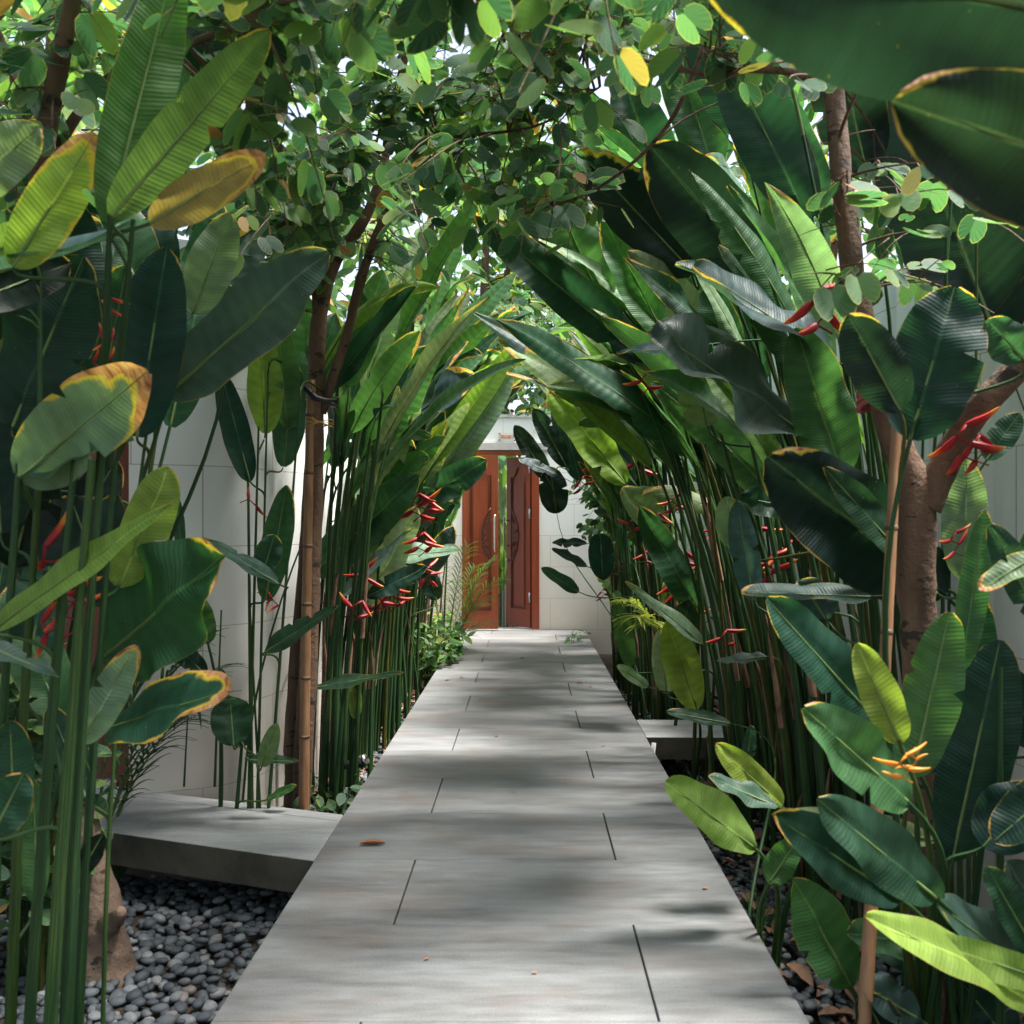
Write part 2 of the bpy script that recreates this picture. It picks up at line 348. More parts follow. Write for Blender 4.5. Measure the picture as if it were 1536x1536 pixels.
def hero(parent, bx, by, tx, ty, wpx, d, kind='mid', dd=0., bend=0, up=25, yaw=0, prof='oblong', burn=0.05, fold=.18, ripple=.010, curl=0., tears=0, root=None, dm=0., rs=.007):
    """a blade whose base and tip stand at given sight lines and distances (metres)"""
    seedn[0] += 1; sdn = seedn[0]; tears = max(tears, random.Random(sdn * 3).choice((0, 0, 1, 2)))
    b = at(bx, by, d); t = at(tx, ty, d + dd); dx, dy = tx - bx, ty - by; l = math.hypot(dx, dy)
    mx, my = (bx + tx) / 2 - dy / l * bend * 2, (by + ty) / 2 + dx / l * bend * 2
    mid = at(mx, my, d + dd / 2 + dm)
    cdir = (Vector((0, 0, CH)) - (b + t) / 2).normalized(); T = (t - b).normalized(); side = T.cross(cdir).normalized()
    nrm = cdir * math.cos(R(up)) + Vector((0, 0, 1)) * math.sin(R(up)) + side * math.sin(R(yaw))
    nn = nrm - T * nrm.dot(T); nn.normalize(); vis = max(.62, abs(nn.dot(cdir)))
    wd = wpx / F * (d + dd / 2) / vis
    o = make_leaf(parent, b, t, wd, mid, nrm, kind, burn, prof=prof, fold=fold, ripple=ripple, curl=curl, tears=tears, seed=sdn, rib=.0032 + wd * .012)
    if root is None:
        T0 = (mid - b).normalized(); best = None
        for q in ANCH.get(parent.name, []):
            dd_ = (q - b).length
            if q.z < b.z - .04 and .1 < dd_ < .75 and (best is None or dd_ < best[0]): best = (dd_, q)
        if best:
            q = best[1]; pts = cub(q, q + Vector((0, 0, best[0] * .4)), b - T0 * best[0] * .35, b + T0 * .01, 10)
            mb = MB(); mb.tube(pts, [.0058 - .0022 * i / 10 for i in range(11)], 6, 0, False); mb.build('stalk', M_STALK, parent); return o
        pl_ = parent.location; rj = random.Random(sdn); root = (pl_.x + rj.uniform(-.12, .01), pl_.y + rj.uniform(0, .25), G); rs = .0036
    if root is not None:
        g = Vector(root) if len(root) == 3 else Vector((root[0], root[1], -.3)); T0 = (mid - b).normalized()
        ht = (b - g).length
        pts = cub(g, g + Vector((0, 0, ht * .45)), b - T0 * ht * .3, b + T0 * .01, 14)
        ANCH.setdefault(parent.name, []).extend(pts[3:])
        mb = MB(); mb.tube(pts, [rs * 1.9 - rs * 1.1 * i / 14 for i in range(15)], 7, 0, False); mb.build('stalk', M_STALK, parent)
    return o
# ---------------------------------------------------------------- heliconia flower
def make_flower(parent, p, axis=None, size=.3, n=5, seed=0, orange=False):
    r = random.Random(seed); mb = MB(); axis = (axis or Vector((0, 0, -1))).normalized() * .62
    nx = axis.normalized(); side = nx.cross(Vector((r.uniform(-.4, .4), -1, r.uniform(-.2, .2)))).normalized(); nn = side.cross(nx)
    pts = []
    for i in range(n + 1): pts.append(p + axis * size * i / n + side * (.030 * size / .3) * (1 if i % 2 else -1))
    mb.tube(pts, [.010 * size / .3 * (1 - .5 * i / n) for i in range(n + 1)], 5, 0)
    for i in range(n):
        sg = 1 if i % 2 else -1; q = pts[i]; L = size * r.uniform(.45, .75) * (1 - .08 * i)
        d1 = (side * sg * r.uniform(.5, 1.1) + nx * r.uniform(-.5, .8) + nn * r.uniform(-.7, .5)).normalized()
        c = bez(q, q + d1 * L * .6 + axis * L * .12, q + d1 * L - axis * L * r.uniform(.0, .25), 8)
        mb2r = [size / .3 * (.004 + .020 * (1 - k / 8) ** .8 * min(1, .45 + k / 3)) for k in range(9)]; mb2r[-1] = .0008
        b0 = len(mb.v); mb.tube(c, mb2r, 6, 0, False)
        # flatten bract sideways and rescale uv to 0..1 along it
        for k in range(9):
            for h in range(7):
                v = Vector(mb.v[b0 + k * 7 + h]); o = v - c[k]; mb.v[b0 + k * 7 + h] = tuple(c[k] + o - nn * o.dot(nn) * .45)
    # rewrite uv.x per bract: distance / length
    k = 0
    for fi, f in enumerate(mb.f):
        for _ in f:
            mb.uv[k] = (min(1., mb.uv[k][0] / (size * .5)) if fi >= n * 5 + 2 else .1, mb.uv[k][1]); k += 1
    if orange:
        mb.uv = [(.55 + .45 * a, b) for a, b in mb.uv]
    return mb.build('flower', M_FLOWO if orange else M_FLOW, parent)
# ================================================================ SETTING
PXL, PXR, PY0 = -.844, .755, 3.06 - .6 * 7
mb = MB(); mb.box(-400, 400, -400, 400, -.42, -.32); struct(mb.build('ground', M_SOIL, smooth=False))
# path: tiles 1.2 x 0.6 and 0.4 x 0.6 over a slab
mb = MB(); g = .0016
def tile_box(mb, x0, x1, y0, y1, z0=-.03, z1=0., mi=0):
    e = .0018   # eased arris
    vs = [(x0, y0, z0), (x1, y0, z0), (x1, y1, z0), (x0, y1, z0), (x0, y0, z1 - e), (x1, y0, z1 - e), (x1, y1, z1 - e), (x0, y1, z1 - e),
          (x0 + e, y0 + e, z1), (x1 - e, y0 + e, z1), (x1 - e, y1 - e, z1), (x0 + e, y1 - e, z1)]
    mb.add(vs, [(0, 1, 5, 4), (1, 2, 6, 5), (2, 3, 7, 6), (3, 0, 4, 7), (4, 5, 9, 8), (5, 6, 10, 9), (6, 7, 11, 10), (7, 4, 8, 11), (8, 9, 10, 11)], None, mi)
k = 0; y = PY0
while y < 11.9:
    y1 = min(y + .6, 11.95); row = round((y - 3.06) / .6)
    xj = PXL + .4 if row % 2 == 0 else PXR - .4
    tile_box(mb, PXL, xj - g * 2, y + g * .8, y1 - g * .8); tile_box(mb, xj + g * 2, PXR, y + g * .8, y1 - g * .8); y += .6
mb.box(PXL + .003, PXR - .003, PY0, 11.95, -.14, -.031, 1)
mb.box(PXL + .18, PXR - .18, PY0, 11.95, -.32, -.141, 1)
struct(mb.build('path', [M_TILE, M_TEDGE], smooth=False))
# left side path (turns off at an angle toward the side door)
def slab(name, corners, zt, mats, thick=.14, joints=()):
    mb = MB(); n = len(corners); e = .003
    c = Vector((sum(p[0] for p in corners) / n, sum(p[1] for p in corners) / n))
    top = [(p[0] + (c.x - p[0]) * .004, p[1] + (c.y - p[1]) * .004, zt) for p in corners]
    sh = [(p[0], p[1], zt - e) for p in corners]; bt = [(p[0], p[1], zt - thick) for p in corners]
    mb.add(top + sh, [tuple(range(n))] + [(i, n + i, n + (i + 1) % n, (i + 1) % n) for i in range(n)], None, 0)
    mb.add(sh + bt, [(i, n + i, n + (i + 1) % n, (i + 1) % n) for i in range(n)] + [tuple(range(2 * n - 1, n - 1, -1))], None, 1)
    ins = [(c.x + (p[0] - c.x) * .5, c.y + (p[1] - c.y) * .35) for p in corners]
    mb.add([(x, y, -.33) for x, y in ins] + [(x, y, zt - thick - .001) for x, y in ins], [(i, (i + 1) % n, n + (i + 1) % n, n + i) for i in range(n)], None, 1)
    for (a, b, wd) in joints:
        a = Vector(a); b = Vector(b); s = (b - a).normalized(); s = Vector((-s.y, s.x)) * wd / 2
        mb.add([(a.x + s.x, a.y + s.y, zt + .0005), (a.x - s.x, a.y - s.y, zt + .0005), (b.x - s.x, b.y - s.y, zt + .0005), (b.x + s.x, b.y + s.y, zt + .0005)], [(0, 1, 2, 3)], None, 2)
    return struct(mb.build(name, mats, smooth=False))
# order counter-clockwise seen from above
slab('side_path', [(-.849, 3.66), (-.849, 4.25), (-1.70, 4.555), (-2.9, 4.99), (-3.1, 4.46)], -.004, [M_TILE_LIT, M_TEDGE, M_DARK], joints=[((-.86, 4.16), (-2.3, 4.67), .003), ((-1.93, 4.50), (-1.86, 4.06), .003)])
slab('side_path', [(.760, 5.83), (2.2, 5.80), (2.2, 6.36), (.760, 6.36)], -.004, [M_TILE_LIT, M_TEDGE, M_DARK])
# pebble beds
def ico():
    bm_ = bpy.data.meshes.new('tmp'); import bmesh
    b = bmesh.new(); bmesh.ops.create_icosphere(b, subdivisions=2, radius=1); b.to_mesh(bm_); b.free()
    v = np.array([x.co[:] for x in bm_.vertices]); f = np.array([p.vertices[:] for p in bm_.polygons]); bpy.data.meshes.remove(bm_); return v, f
IV, IF = ico()
def pebbles(name, rects, spacing, seed):
    rg = np.random.default_rng(seed); V = []; Fc = []; nb = 0
    for (x0, x1, y0, y1) in rects:
        for xx in np.arange(x0, x1, spacing):
            for yy in np.arange(y0, y1, spacing * .85):
                x = xx + rg.uniform(-.5, .5) * spacing; yv = yy + rg.uniform(-.5, .5) * spacing
                s = spacing * rg.uniform(.38, .80); a = rg.uniform(0, 6.28)
                v = IV * np.array([s, s * rg.uniform(.6, .85), s * rg.uniform(.4, .6)])
                v = v * (1 + .12 * np.sin(IV[:, [1]] * 2.3 + a) + .05 * np.sin(IV[:, [0]] * 4 + 2 * a))
                tl = rg.uniform(-.35, .35); c_, s_ = math.cos(tl), math.sin(tl)
                v = v @ np.array([[1, 0, 0], [0, c_, -s_], [0, s_, c_]]).T
                c_, s_ = math.cos(a), math.sin(a); v = v @ np.array([[c_, -s_, 0], [s_, c_, 0], [0, 0, 1]]).T
                z = -.285 + rg.uniform(-.014, .014) + .012 * math.sin(x * 4 + yv * 3)
                V.append(v + np.array([x, yv, z])); Fc.append(IF + nb); nb += len(IV)
    V = np.concatenate(V); Fc = np.concatenate(Fc); me = bpy.data.meshes.new(name)
    me.vertices.add(len(V)); me.vertices.foreach_set('co', V.ravel()); me.loops.add(Fc.size); me.loops.foreach_set('vertex_index', Fc.ravel())
    me.polygons.add(len(Fc)); me.polygons.foreach_set('loop_start', np.arange(0, Fc.size, 3)); me.polygons.foreach_set('loop_total', np.full(len(Fc), 3))
    me.materials.append(M_PEB); me.update(calc_edges=True); me.polygons.foreach_set('use_smooth', [True] * len(Fc))
    o = bpy.data.objects.new(name, me); C.objects.link(o); return stuff(o)
pebbles('pebbles', [(-2.7, -.70, 1.9, 4.3), (-1.5, -.72, 4.4, 9), (.62, 1.75, 2.2, 5.75), (.62, 1.7, 5.75, 9.5)], .044, 3)
pebbles('pebbles', [(-1.2, .6, 12.4, 14.6)], .075, 4)
# walls: plan polylines extruded, uv in metres
def wall(name, plan, z0, z1, label, thick=.16, wid='wall'):
    mb = MB(); n = len(plan); L = [0]
    for i in range(1, n): L.append(L[-1] + (Vector(plan[i]) - Vector(plan[i - 1])).length)
    off = []
    for i in range(n):
        t = (Vector(plan[min(i + 1, n - 1)]) - Vector(plan[max(i - 1, 0)])).normalized(); off.append((plan[i][0] - t.y * thick, plan[i][1] + t.x * thick))
    def sheet(P, a, b, flip):
        vs = [(p[0], p[1], z) for z in (a, b) for p in P]; u = [(L[i], z) for z in (a, b) for i in range(n)]
        fs = [(i, i + 1, n + i + 1, n + i) for i in range(n - 1)]
        if flip: fs = [f[::-1] for f in fs]
        mb.add(vs, fs, u, 0, u)
    sheet(plan, z0, z1, False); sheet(off, z0, z1, True)
    vs = [(p[0], p[1], z1) for p in plan] + [(p[0], p[1], z1) for p in off]
    mb.add(vs, [(i, i + 1, n + i + 1, n + i) for i in range(n - 1)], [(x[0], x[1]) for x in vs])
    for i in (0, n - 1):
        mb.add([(*plan[i], z0), (*off[i], z0), (*off[i], z1), (*plan[i], z1)], [(0, 1, 2, 3)], [(0, z0), (thick, z0), (thick, z1), (0, z1)])
    o = mb.build(name, M_WALL, smooth=True); 
    # sharp where needed
    me = o.data
    try: me.set_sharp_from_angle(angle=R(32))
    except Exception: pass
    return tag(o, label, 'wall')
# scalloped left wall
pl = [(-2.02, 4.70), (-1.88, 4.745), (-1.73, 4.81), (-1.685, 4.84)]
yy = 4.86; i = 0
while yy < 11.9:
    s = (yy - 4.86) / 7.; x = -1.66 + .17 * min(1, (yy - 4.86) / .5) - .24 * max(0, (yy - 5.36) / 6.6)
    pl.append((x + .04 * abs(math.sin((yy - 4.86) * math.pi / .30)), yy)); yy += .025
wall('garden_wall', pl[::-1], -.35, 2.78, 'scalloped pale limestone wall behind the left row of heliconias')
# right wall
pr = []; yy = 1.2
while yy < 11.9:
    pr.append((2.14 - .045 * abs(math.sin((yy - 1.2) * math.pi / .32)) - .02 * (yy - 1.2), yy)); yy += .0267
wall('garden_wall', pr, -.35, 2.62, 'scalloped pale limestone wall at the far right behind the forked tree')
# wall beyond side door on the left
wall('garden_wall', [(-2.90, 4.70), (-5.5, 4.55)], -.35, 2.78, 'plain pale wall left of the brown side door')
# gate wall
YG = 12.0
gw = empty('gate_wall', (-.33, YG, 0), 'white stone wall with a door opening at the end of the path', 'wall')
def wpanel(x0, x1, z0, z1, name='wall_panel', y=YG, th=.2, mat=M_WALL):
    mb = MB(); vs = [(x0, y, z0), (x1, y, z0), (x1, y, z1), (x0, y, z1)]; u = [(v[0], v[2]) for v in vs]
    mb.add(vs, [(0, 1, 2, 3)], u, 0, u)
    vb = [(a, y + th, c) for a, b, c in vs]; mb.add(vb, [(3, 2, 1, 0)], u, 0, u)
    for i in range(4): mb.add([vs[i], vb[i], vb[(i + 1) % 4], vs[(i + 1) % 4]], [(0, 1, 2, 3)], [(0, 0), (th, 0), (th, 1), (0, 1)])
    return mb.build(name, mat, gw, smooth=False)
wpanel(-2.3, -.845, -.35, 2.44); wpanel(.165, 2.1, -.35, 2.44); wpanel(-2.3, 2.1, 2.441, 2.77, 'upper_wall')
mb = MB(); mb.box(-1.0, .30, YG - .05, YG + .25, 2.345, 2.438); mb.build('lintel_band', M_PLAS, gw, False)
mb = MB(); mb.box(-2.3, 2.1, YG - .03, YG + .23, 2.772, 2.81); mb.build('coping', M_PLAS, gw, False)
mb = MB(); mb.box(-.845, .165, YG - .04, YG + .3, -.1, .004); struct(mb.build('doorstep', M_PLAS, smooth=False))
# gate
gt = empty('double_gate', (-.33, YG, 0), 'red teak double gate standing ajar, with carved ornaments and steel handles', 'gate')
mb = MB(); z1 = 2.335
mb.box(.065, .163, YG - .03, YG + .12, .006, z1); mb.box(-.843, -.79, YG + .0, YG + .12, .006, z1); mb.box(-.789, .064, YG - .03, YG + .12, z1 - .05, z1)
mb.build('door_frame', M_WOOD, gt, False)
def gate_leaf(hx, hy, width, ang, sgn):
    """leaf hinged at hx,hy extending sgn*x; panel frame, raised field, carving, handle"""
    M = Matrix.Translation((hx, hy, 0)) @ Matrix.Rotation(ang, 4, 'Z'); H0, H1 = .02, 2.27; th = .045
    def X(a): return a * sgn
    def bx(mb, a0, a1, y0, y1, z0, z1, mi=0):
        x0, x1 = sorted((X(a0), X(a1))); mb.box(x0, x1, y0, y1, z0, z1, mi, M)
    mb = MB(); st = .085
    bx(mb, 0, st, 0, th, H0, H1); bx(mb, width - st, width, 0, th, H0, H1); bx(mb, st, width - st, 0, th, H0, H0 + .24)
    # arched top rail as stepped slices
    for k in range(16):
        a0 = st + (width - 2 * st) * k / 16; a1 = st + (width - 2 * st) * (k + 1) / 16; u = (k + .5) / 16
        bx(mb, a0, a1, 0, th, H1 - .16 - .09 * abs(math.cos(u * math.pi)) ** 1.5 - .03 * math.sin(u * 6.28 * 1.5), H1)
    lf = mb.build('door_leaf', M_WOOD, gt, False)
    mb = MB(); bx(mb, st, width - st, .018, th - .012, H0 + .24, H1 - .13); bx(mb, st + .045, width - st - .045, .008, .0178, H0 + .29, H1 - .34)
    c = mb.build('door_panel', M_WOOD, lf, False); c.location = (0, 0, 0)
    mb = MB()
    for e in (0, .016):
        bx(mb, st + e, st + e + .007, -.005 + e * .5, .0177, H0 + .24, H1 - .26); bx(mb, width - st - e - .007, width - st - e, -.005 + e * .5, .0177, H0 + .24, H1 - .26)
        bx(mb, st + .024, width - st - .024, -.005 + e * .5, .0175, H0 + .24 + e, H0 + .247 + e)
    c = mb.build('moulding', M_WOODD, lf, False); c.location = (0, 0, 0)
    # carved half almond with scrolls near the meeting stile
    mb = MB(); rr = random.Random(5); a_c = width - st - .008
    n = 18; pts = []
    for k in range(n + 1):
        u = k / n; pts.append((a_c - .135 * math.sin(math.pi * u) ** .8, .86 + .72 * u))
    for k in range(n):
        (a0, z0), (a1, z1_) = pts[k], pts[k + 1]
        q = [M @ Vector((X(a), yv, z)) for a, yv, z in ((a_c, .002, z0), (a0, .002, z0), (a1, .002, z1_), (a_c, .002, z1_))]
        mb.add(q, [(0, 1, 2, 3)])
    mb.tube([M @ Vector((X(a), -.001, z)) for a, z in pts], .006, 6)
    for k in range(26):
        u = rr.uniform(.1, .9); wv = .12 * math.sin(math.pi * u) ** .8; a = a_c - rr.uniform(.1, .85) * wv; z = .86 + .72 * u; r0 = rr.uniform(.012, .028); ph = rr.uniform(0, 6.28); s2 = rr.choice((-1, 1))
        sp = [M @ Vector((X(min(a_c, a + r0 * (1 - .7 * t / 9) * math.cos(ph + s2 * t * .55))), -.002, z + r0 * 1.3 * (1 - .7 * t / 9) * math.sin(ph + s2 * t * .55))) for t in range(10)]
        mb.tube(sp, [.0045 - .0003 * t for t in range(10)], 5)
    c = mb.build('carving', M_WOODD, lf, True); c.location = (0, 0, 0)
    mb = MB(); ah = width - .035
    mb.tube([M @ Vector((X(ah), -.075, z)) for z in (1.02, 1.05, 1.2, 1.35, 1.47, 1.5)], [.009, .012, .014, .014, .012, .009], 10)
    for z in (1.09, 1.43): mb.tube([M @ Vector((X(ah), .0, z)), M @ Vector((X(ah), -.075, z))], .008, 8)
    c = mb.build('handle', M_STEEL, lf); c.location = (0, 0, 0)
    if sgn > 0: return lf
    mb = MB()
    for z in (.35, 1.45, 2.05):
        mb.tube([M @ Vector((X(-.002), -.008, z)), M @ Vector((X(-.002), -.008, z + .13))], .009, 8); bx(mb, .0, .03, -.004, -.001, z, z + .13)
    c = mb.build('hinge', M_STEEL, lf); c.location = (0, 0, 0)
    return lf
gate_leaf(-.825, YG - .10, .455, R(-3), 1)
lf = gate_leaf(.045, YG + .02, .46, R(-47), -1)
mb = MB(); M = Matrix.Translation((.045, YG + .02, 0)) @ Matrix.Rotation(R(-47), 4, 'Z')
mb.tube([M @ Vector((-.425, 0, .90)), M @ Vector((-.425, -.03, .90)), M @ Vector((-.425, -.045, .90))], [.014, .018, .016], 10); c = mb.build('door_knob', M_STEEL, lf); c.location = (0, 0, 0)
# sign
sg = empty('name_sign', (-.26, YG - .02, 2.52), 'small clear plaque reading ORCHID 3 over the gate', 'sign')
mb = MB(); mb.box(-.365, -.145, YG - .034, YG - .028, 2.462, 2.572); mb.build('plate', M_WHITE, sg, False)
for a in (-.352, -.158):
    for z in (2.474, 2.560):
        mb = MB(); mb.tube([(a, YG, z), (a, YG - .036, z), (a, YG - .044, z)], [.007, .011, .010], 10); mb.build('pin', M_WOODD, sg)
cu = bpy.data.curves.new('lettering', 'FONT'); cu.body = 'ORCHID 3'; cu.size = .054; cu.extrude = .002; cu.align_x = 'CENTER'; cu.align_y = 'CENTER'; cu.offset = .0012
to = bpy.data.objects.new('tmp', cu); C.objects.link(to); dg = bpy.context.evaluated_depsgraph_get(); me = bpy.data.meshes.new_from_object(to.evaluated_get(dg)); C.objects.unlink(to)
me.materials.clear(); me.materials.append(M_ORANGE)
me.transform(Matrix.Translation(Vector((-.256, YG - .038, 2.517)) - sg.location) @ Matrix.Rotation(R(90), 4, 'X') @ Matrix.Scale(.72, 4, (1, 0, 0)) @ Matrix.Scale(1.25, 4, (0, 1, 0)))
lo = bpy.data.objects.new('lettering', me); C.objects.link(lo); lo.parent = sg
# camera on the wall
cc = empty('security_camera', (-.19, YG + .1, 2.81), 'small white and black security camera on top of the gate wall', 'camera')
mb = MB(); mb.tube([(-.19, YG + .05, 2.81), (-.19, YG + .05, 2.84)], .03, 12); mb.tube([(-.19, YG + .12, 2.865), (-.19, YG + .0, 2.86), (-.19, YG - .04, 2.858)], [.03, .035, .033], 14); mb.build('housing', M_WHITE, cc)
mb = MB(); mb.tube([(-.19, YG - .041, 2.858), (-.19, YG - .05, 2.857)], [.027, .02], 14); mb.build('lens', M_BLACK, cc)
# side door on the left
sdr = empty('side_door', (-2.45, 4.72, 0), 'dark reddish brown side door at the end of the left side path', 'door')
mb = MB(); mb.box(-2.10, -2.022, 4.70, 4.80, 0, 2.3); mb.box(-2.90, -2.82, 4.70, 4.80, 0, 2.3); mb.box(-2.82, -2.1, 4.70, 4.80, 2.22, 2.3); mb.build('door_frame', M_WOODD, sdr, False)
mb = MB(); mb.box(-2.81, -2.112, 4.745, 4.785, .03, 2.21); mb.box(-2.72, -2.20, 4.735, 4.744, .25, 2.05)
mb.build('door_leaf', M_WOODD, sdr, False)
mb = MB(); mb.box(-2.82, -2.1, 4.66, 4.80, -.002, .022); mb.build('threshold', M_PLAS, sdr, False)
wall('garden_wall', [(-2.022, 4.702), (-2.9, 4.702)][::-1], 2.302, 2.78, 'short wall piece over the brown side door')
# low dark kerb at the wall base
# ================================================================ TREES
def bilobed(mb, p, T, Nn, s, fold, r, ovate=False):
    S = T.cross(Nn).normalized(); Nn = S.cross(T).normalized()
    if ovate: half = [(0, 0), (.18, .1), (.32, .35), (.30, .65), (.14, .88), (0, 1.05)]
    else: half = [(0, .0), (.20, -.10), (.42, .02), (.56, .30), (.56, .62), (.44, .90), (.27, 1.0), (.11, .86), (0, .52)]
    cup = r.uniform(-.12, .22)
    for sg in (-1, 1):
        fo = fold + r.uniform(-.12, .12)
        def P(x, y): return p + (T * (y - .12 * y * y * cup * 3) + S * sg * x * math.cos(fo) + Nn * (x * math.sin(fo) - cup * (x * x + .5 * y * y))) * s
        vs = [P(*h) for h in half] + [P(.24 if not ovate else .14, .4)]; k = len(half)
        uv = [(math.atan2(h[0], h[1] + .1), 1.0) for h in half] + [(.6, 0.2)]; uv[0] = (0, .5); uv[k - 1] = (0, .5)
        fs = [(i, (i + 1) % k, k) for i in range(k)]
        if sg > 0: fs = [f[::-1] for f in fs]
        mb.add(vs, fs, uv)
def leafy(tw, cr, p0, p1, r, size, dens, ovate=False, sag=.12, rad=.004, start=.25, guard=None):
    L = (p1 - p0).length; mid = (p0 + p1) / 2 + Vector((r.uniform(-.12, .12), r.uniform(-.12, .12), r.uniform(.0, .22))) * L
    n = max(5, int(L / .08)); pts = bez(p0, mid, p1 - Vector((0, 0, sag * L)), n)
    tw.tube(pts, [rad * (1 - .75 * i / n) for i in range(n + 1)], 4, 0, False)
    m = int(L * (1 - start) / dens); sg = 1
    for k in range(m):
        t = start + (1 - start) * (k + r.random() * .5) / max(1, m); x = t * n; i = min(int(x), n - 1); q = pts[i].lerp(pts[i + 1], x - i)
        T = (pts[i + 1] - pts[i]).normalized(); sd_ = T.cross(Vector((0, 0, 1)))
        if sd_.length < .1: sd_ = Vector((1, 0, 0))
        sd_.normalize(); sg = -sg
        d1 = (sd_ * sg * r.uniform(.5, 1.1) + T * r.uniform(0, .8) + Vector((r.uniform(-.3, .3), r.uniform(-.3, .3), r.uniform(-.9, .15)))).normalized()
        pet = q + d1 * size * r.uniform(.25, .5)
        Nn = Vector((r.uniform(-.8, .8), r.uniform(-1.5, .5), 1)).normalized()
        s = size * (r.uniform(.7, 1.3) if r.random() > .2 else r.uniform(.35, .6))
        if guard and guard(pet): continue
        tw.tube([q, pet], .0011, 3, 0, False)
        bilobed(cr, pet, (d1 + Vector((0, 0, r.uniform(-.6, .1)))).normalized(), Nn, s, r.uniform(.0, .5), r, ovate)
def in_gate(p, pad=0):
    x, y = proj(p)
    if p[1] > 11.9: return False
    if 702 - pad < x < 850 + pad and 640 - pad < y < 955: return True
    # keep the walkway itself free
    if y > 948:
        k = (y - 793) / 743; return -.80 * 1 < (x - HX) / (F * CH / (F * CH / (y - 793))) / 1e9 or (HX - 375 * k * 1.0 * 1.22 < x < HX + 425 * k * .99) and p[2] > .03
    return False
def guard_far(p):
    x, y = proj(p)
    if p[1] < .4: return True
    if 700 < x < 850 and y > 610: return True
    if y > (430 + 60 * math.sin(x * .02) if x > 420 else 500): return True
    return False
def guard_right(p):
    x, y = proj(p)
    if p.y < .4: return True
    if 860 < x < 1225 and y > 135: return p.y < 4.4 and not (y < 330 and x < 940)
    if x > 1225 and y > 90: return not (1240 < x < 1500 and 240 < y < 440)
    return guard_far(p)
def tree(name, loc, label, limbs, targets, size, dens, seed, barkm=M_BARK, tint=(1, 1, 1), ovate=False, group=None, guard=guard_far, rough=.20, trad=.006, start=.25, cat='tree', sag=.12):
    r = random.Random(seed); o = empty(name, loc, label, cat, group)
    mb = MB(); nodes = []
    for pts, rad in limbs:
        P = [Vector(p) for p in pts]; Q = []; RR = []
        for i in range(len(P) - 1):
            a = P[max(i - 1, 0)]; b = P[i]; c = P[i + 1]; d = P[min(i + 2, len(P) - 1)]
            for k in range(8):
                t = k / 8; Q.append(.5 * ((2 * b) + (c - a) * t + (2 * a - 5 * b + 4 * c - d) * t * t + (3 * b - a - 3 * c + d) * t ** 3)); RR.append(rad[i] + (rad[i + 1] - rad[i]) * t)
        Q.append(P[-1]); RR.append(rad[-1]); mb.tube(Q, RR, 14 if RR[0] > .03 else 7, 0, True, rough)
        nodes += list(zip(Q, RR))[len(Q) // 3:]
    mb.build('trunk', barkm, o)
    tw = MB(); cr = MB()
    nodes = [q for q in nodes if q[0].z > 1.5] or nodes
    for t in targets:
        t = Vector(t); q = min(nodes, key=lambda z: (z[0] - t).length + r.random() * .5)[0]
        leafy(tw, cr, q, t, r, size, dens, ovate, rad=trad, guard=guard, start=start, sag=sag)
        # side twigs
        for _ in range(2):
            a = q.lerp(t, r.uniform(.35, .85)); dlt = (t - q).length * .5
            leafy(tw, cr, a, a + Vector((r.uniform(-1, 1), r.uniform(-1, 1), r.uniform(-.6, .35))) * max(.3, dlt * .6), r, size, dens, ovate, rad=trad * .5, guard=guard, start=.15, sag=sag)
    tw.build('twigs', barkm, o)
    c = cr.build('crown', M_SMALL, o, True); c.color = (*tint, 1)
    return o
def vol(r, n, x0, x1, y0, y1, d0, d1):
    return [at(r.uniform(x0, x1), r.uniform(y0, y1), r.uniform(d0, d1)) for _ in range(n)]
r = random.Random(11)
G = -.3
# right forked tree
a = at
tree('orchid_tree', (a(1385, 900, 2.75).x, 2.75, G), 'forked red-brown tree at the right front, tied to a bamboo pole',
     [([(a(1395, 1700, 2.75)), a(1388, 1400, 2.75), a(1388, 1100, 2.75), a(1375, 900, 2.75), a(1370, 740, 2.75), a(1335, 640, 2.76), a(1300, 520, 2.78), a(1272, 350, 2.8), a(1250, 120, 2.85), a(1235, -150, 2.8), a(1200, -500, 2.6)],
       [.070, .058, .054, .054, .054, .041, .037, .034, .031, .026, .018]),
      ([a(1385, 760, 2.75), a(1420, 690, 2.72), a(1470, 610, 2.66), a(1560, 520, 2.58), a(1680, 380, 2.4), a(1760, 100, 2.3)], [.05, .042, .040, .038, .03, .02]),
      ([a(1232, 135, 2.85), a(1200, 112, 2.85), a(1130, 104, 2.9), a(1060, 112, 3.0), a(900, 70, 3.3), a(760, 20, 3.6)], [.018, .013, .010, .009, .007, .004]),
      ([a(1240, 10, 2.85), a(1100, -120, 2.6), a(900, -260, 2.3), a(700, -380, 2.1)], [.025, .02, .015, .008]),
      ([a(1060, 60, 3.2), a(1000, 190, 3.3), a(900, 280, 3.5), a(790, 320, 3.7)], [.010, .008, .006, .004])],
     vol(r, 30, 800, 1200, -80, 110, 2.4, 3.9) + vol(r, 26, 650, 1050, -300, 60, 1.8, 3.2) + vol(r, 20, 680, 900, 100, 330, 3.0, 4.6) + vol(r, 12, 1200, 1500, 220, 420, 2.6, 3.2) + vol(r, 26, 700, 1700, -900, -100, 1.6, 4.2),
     .092, .085, 21, guard=guard_right)
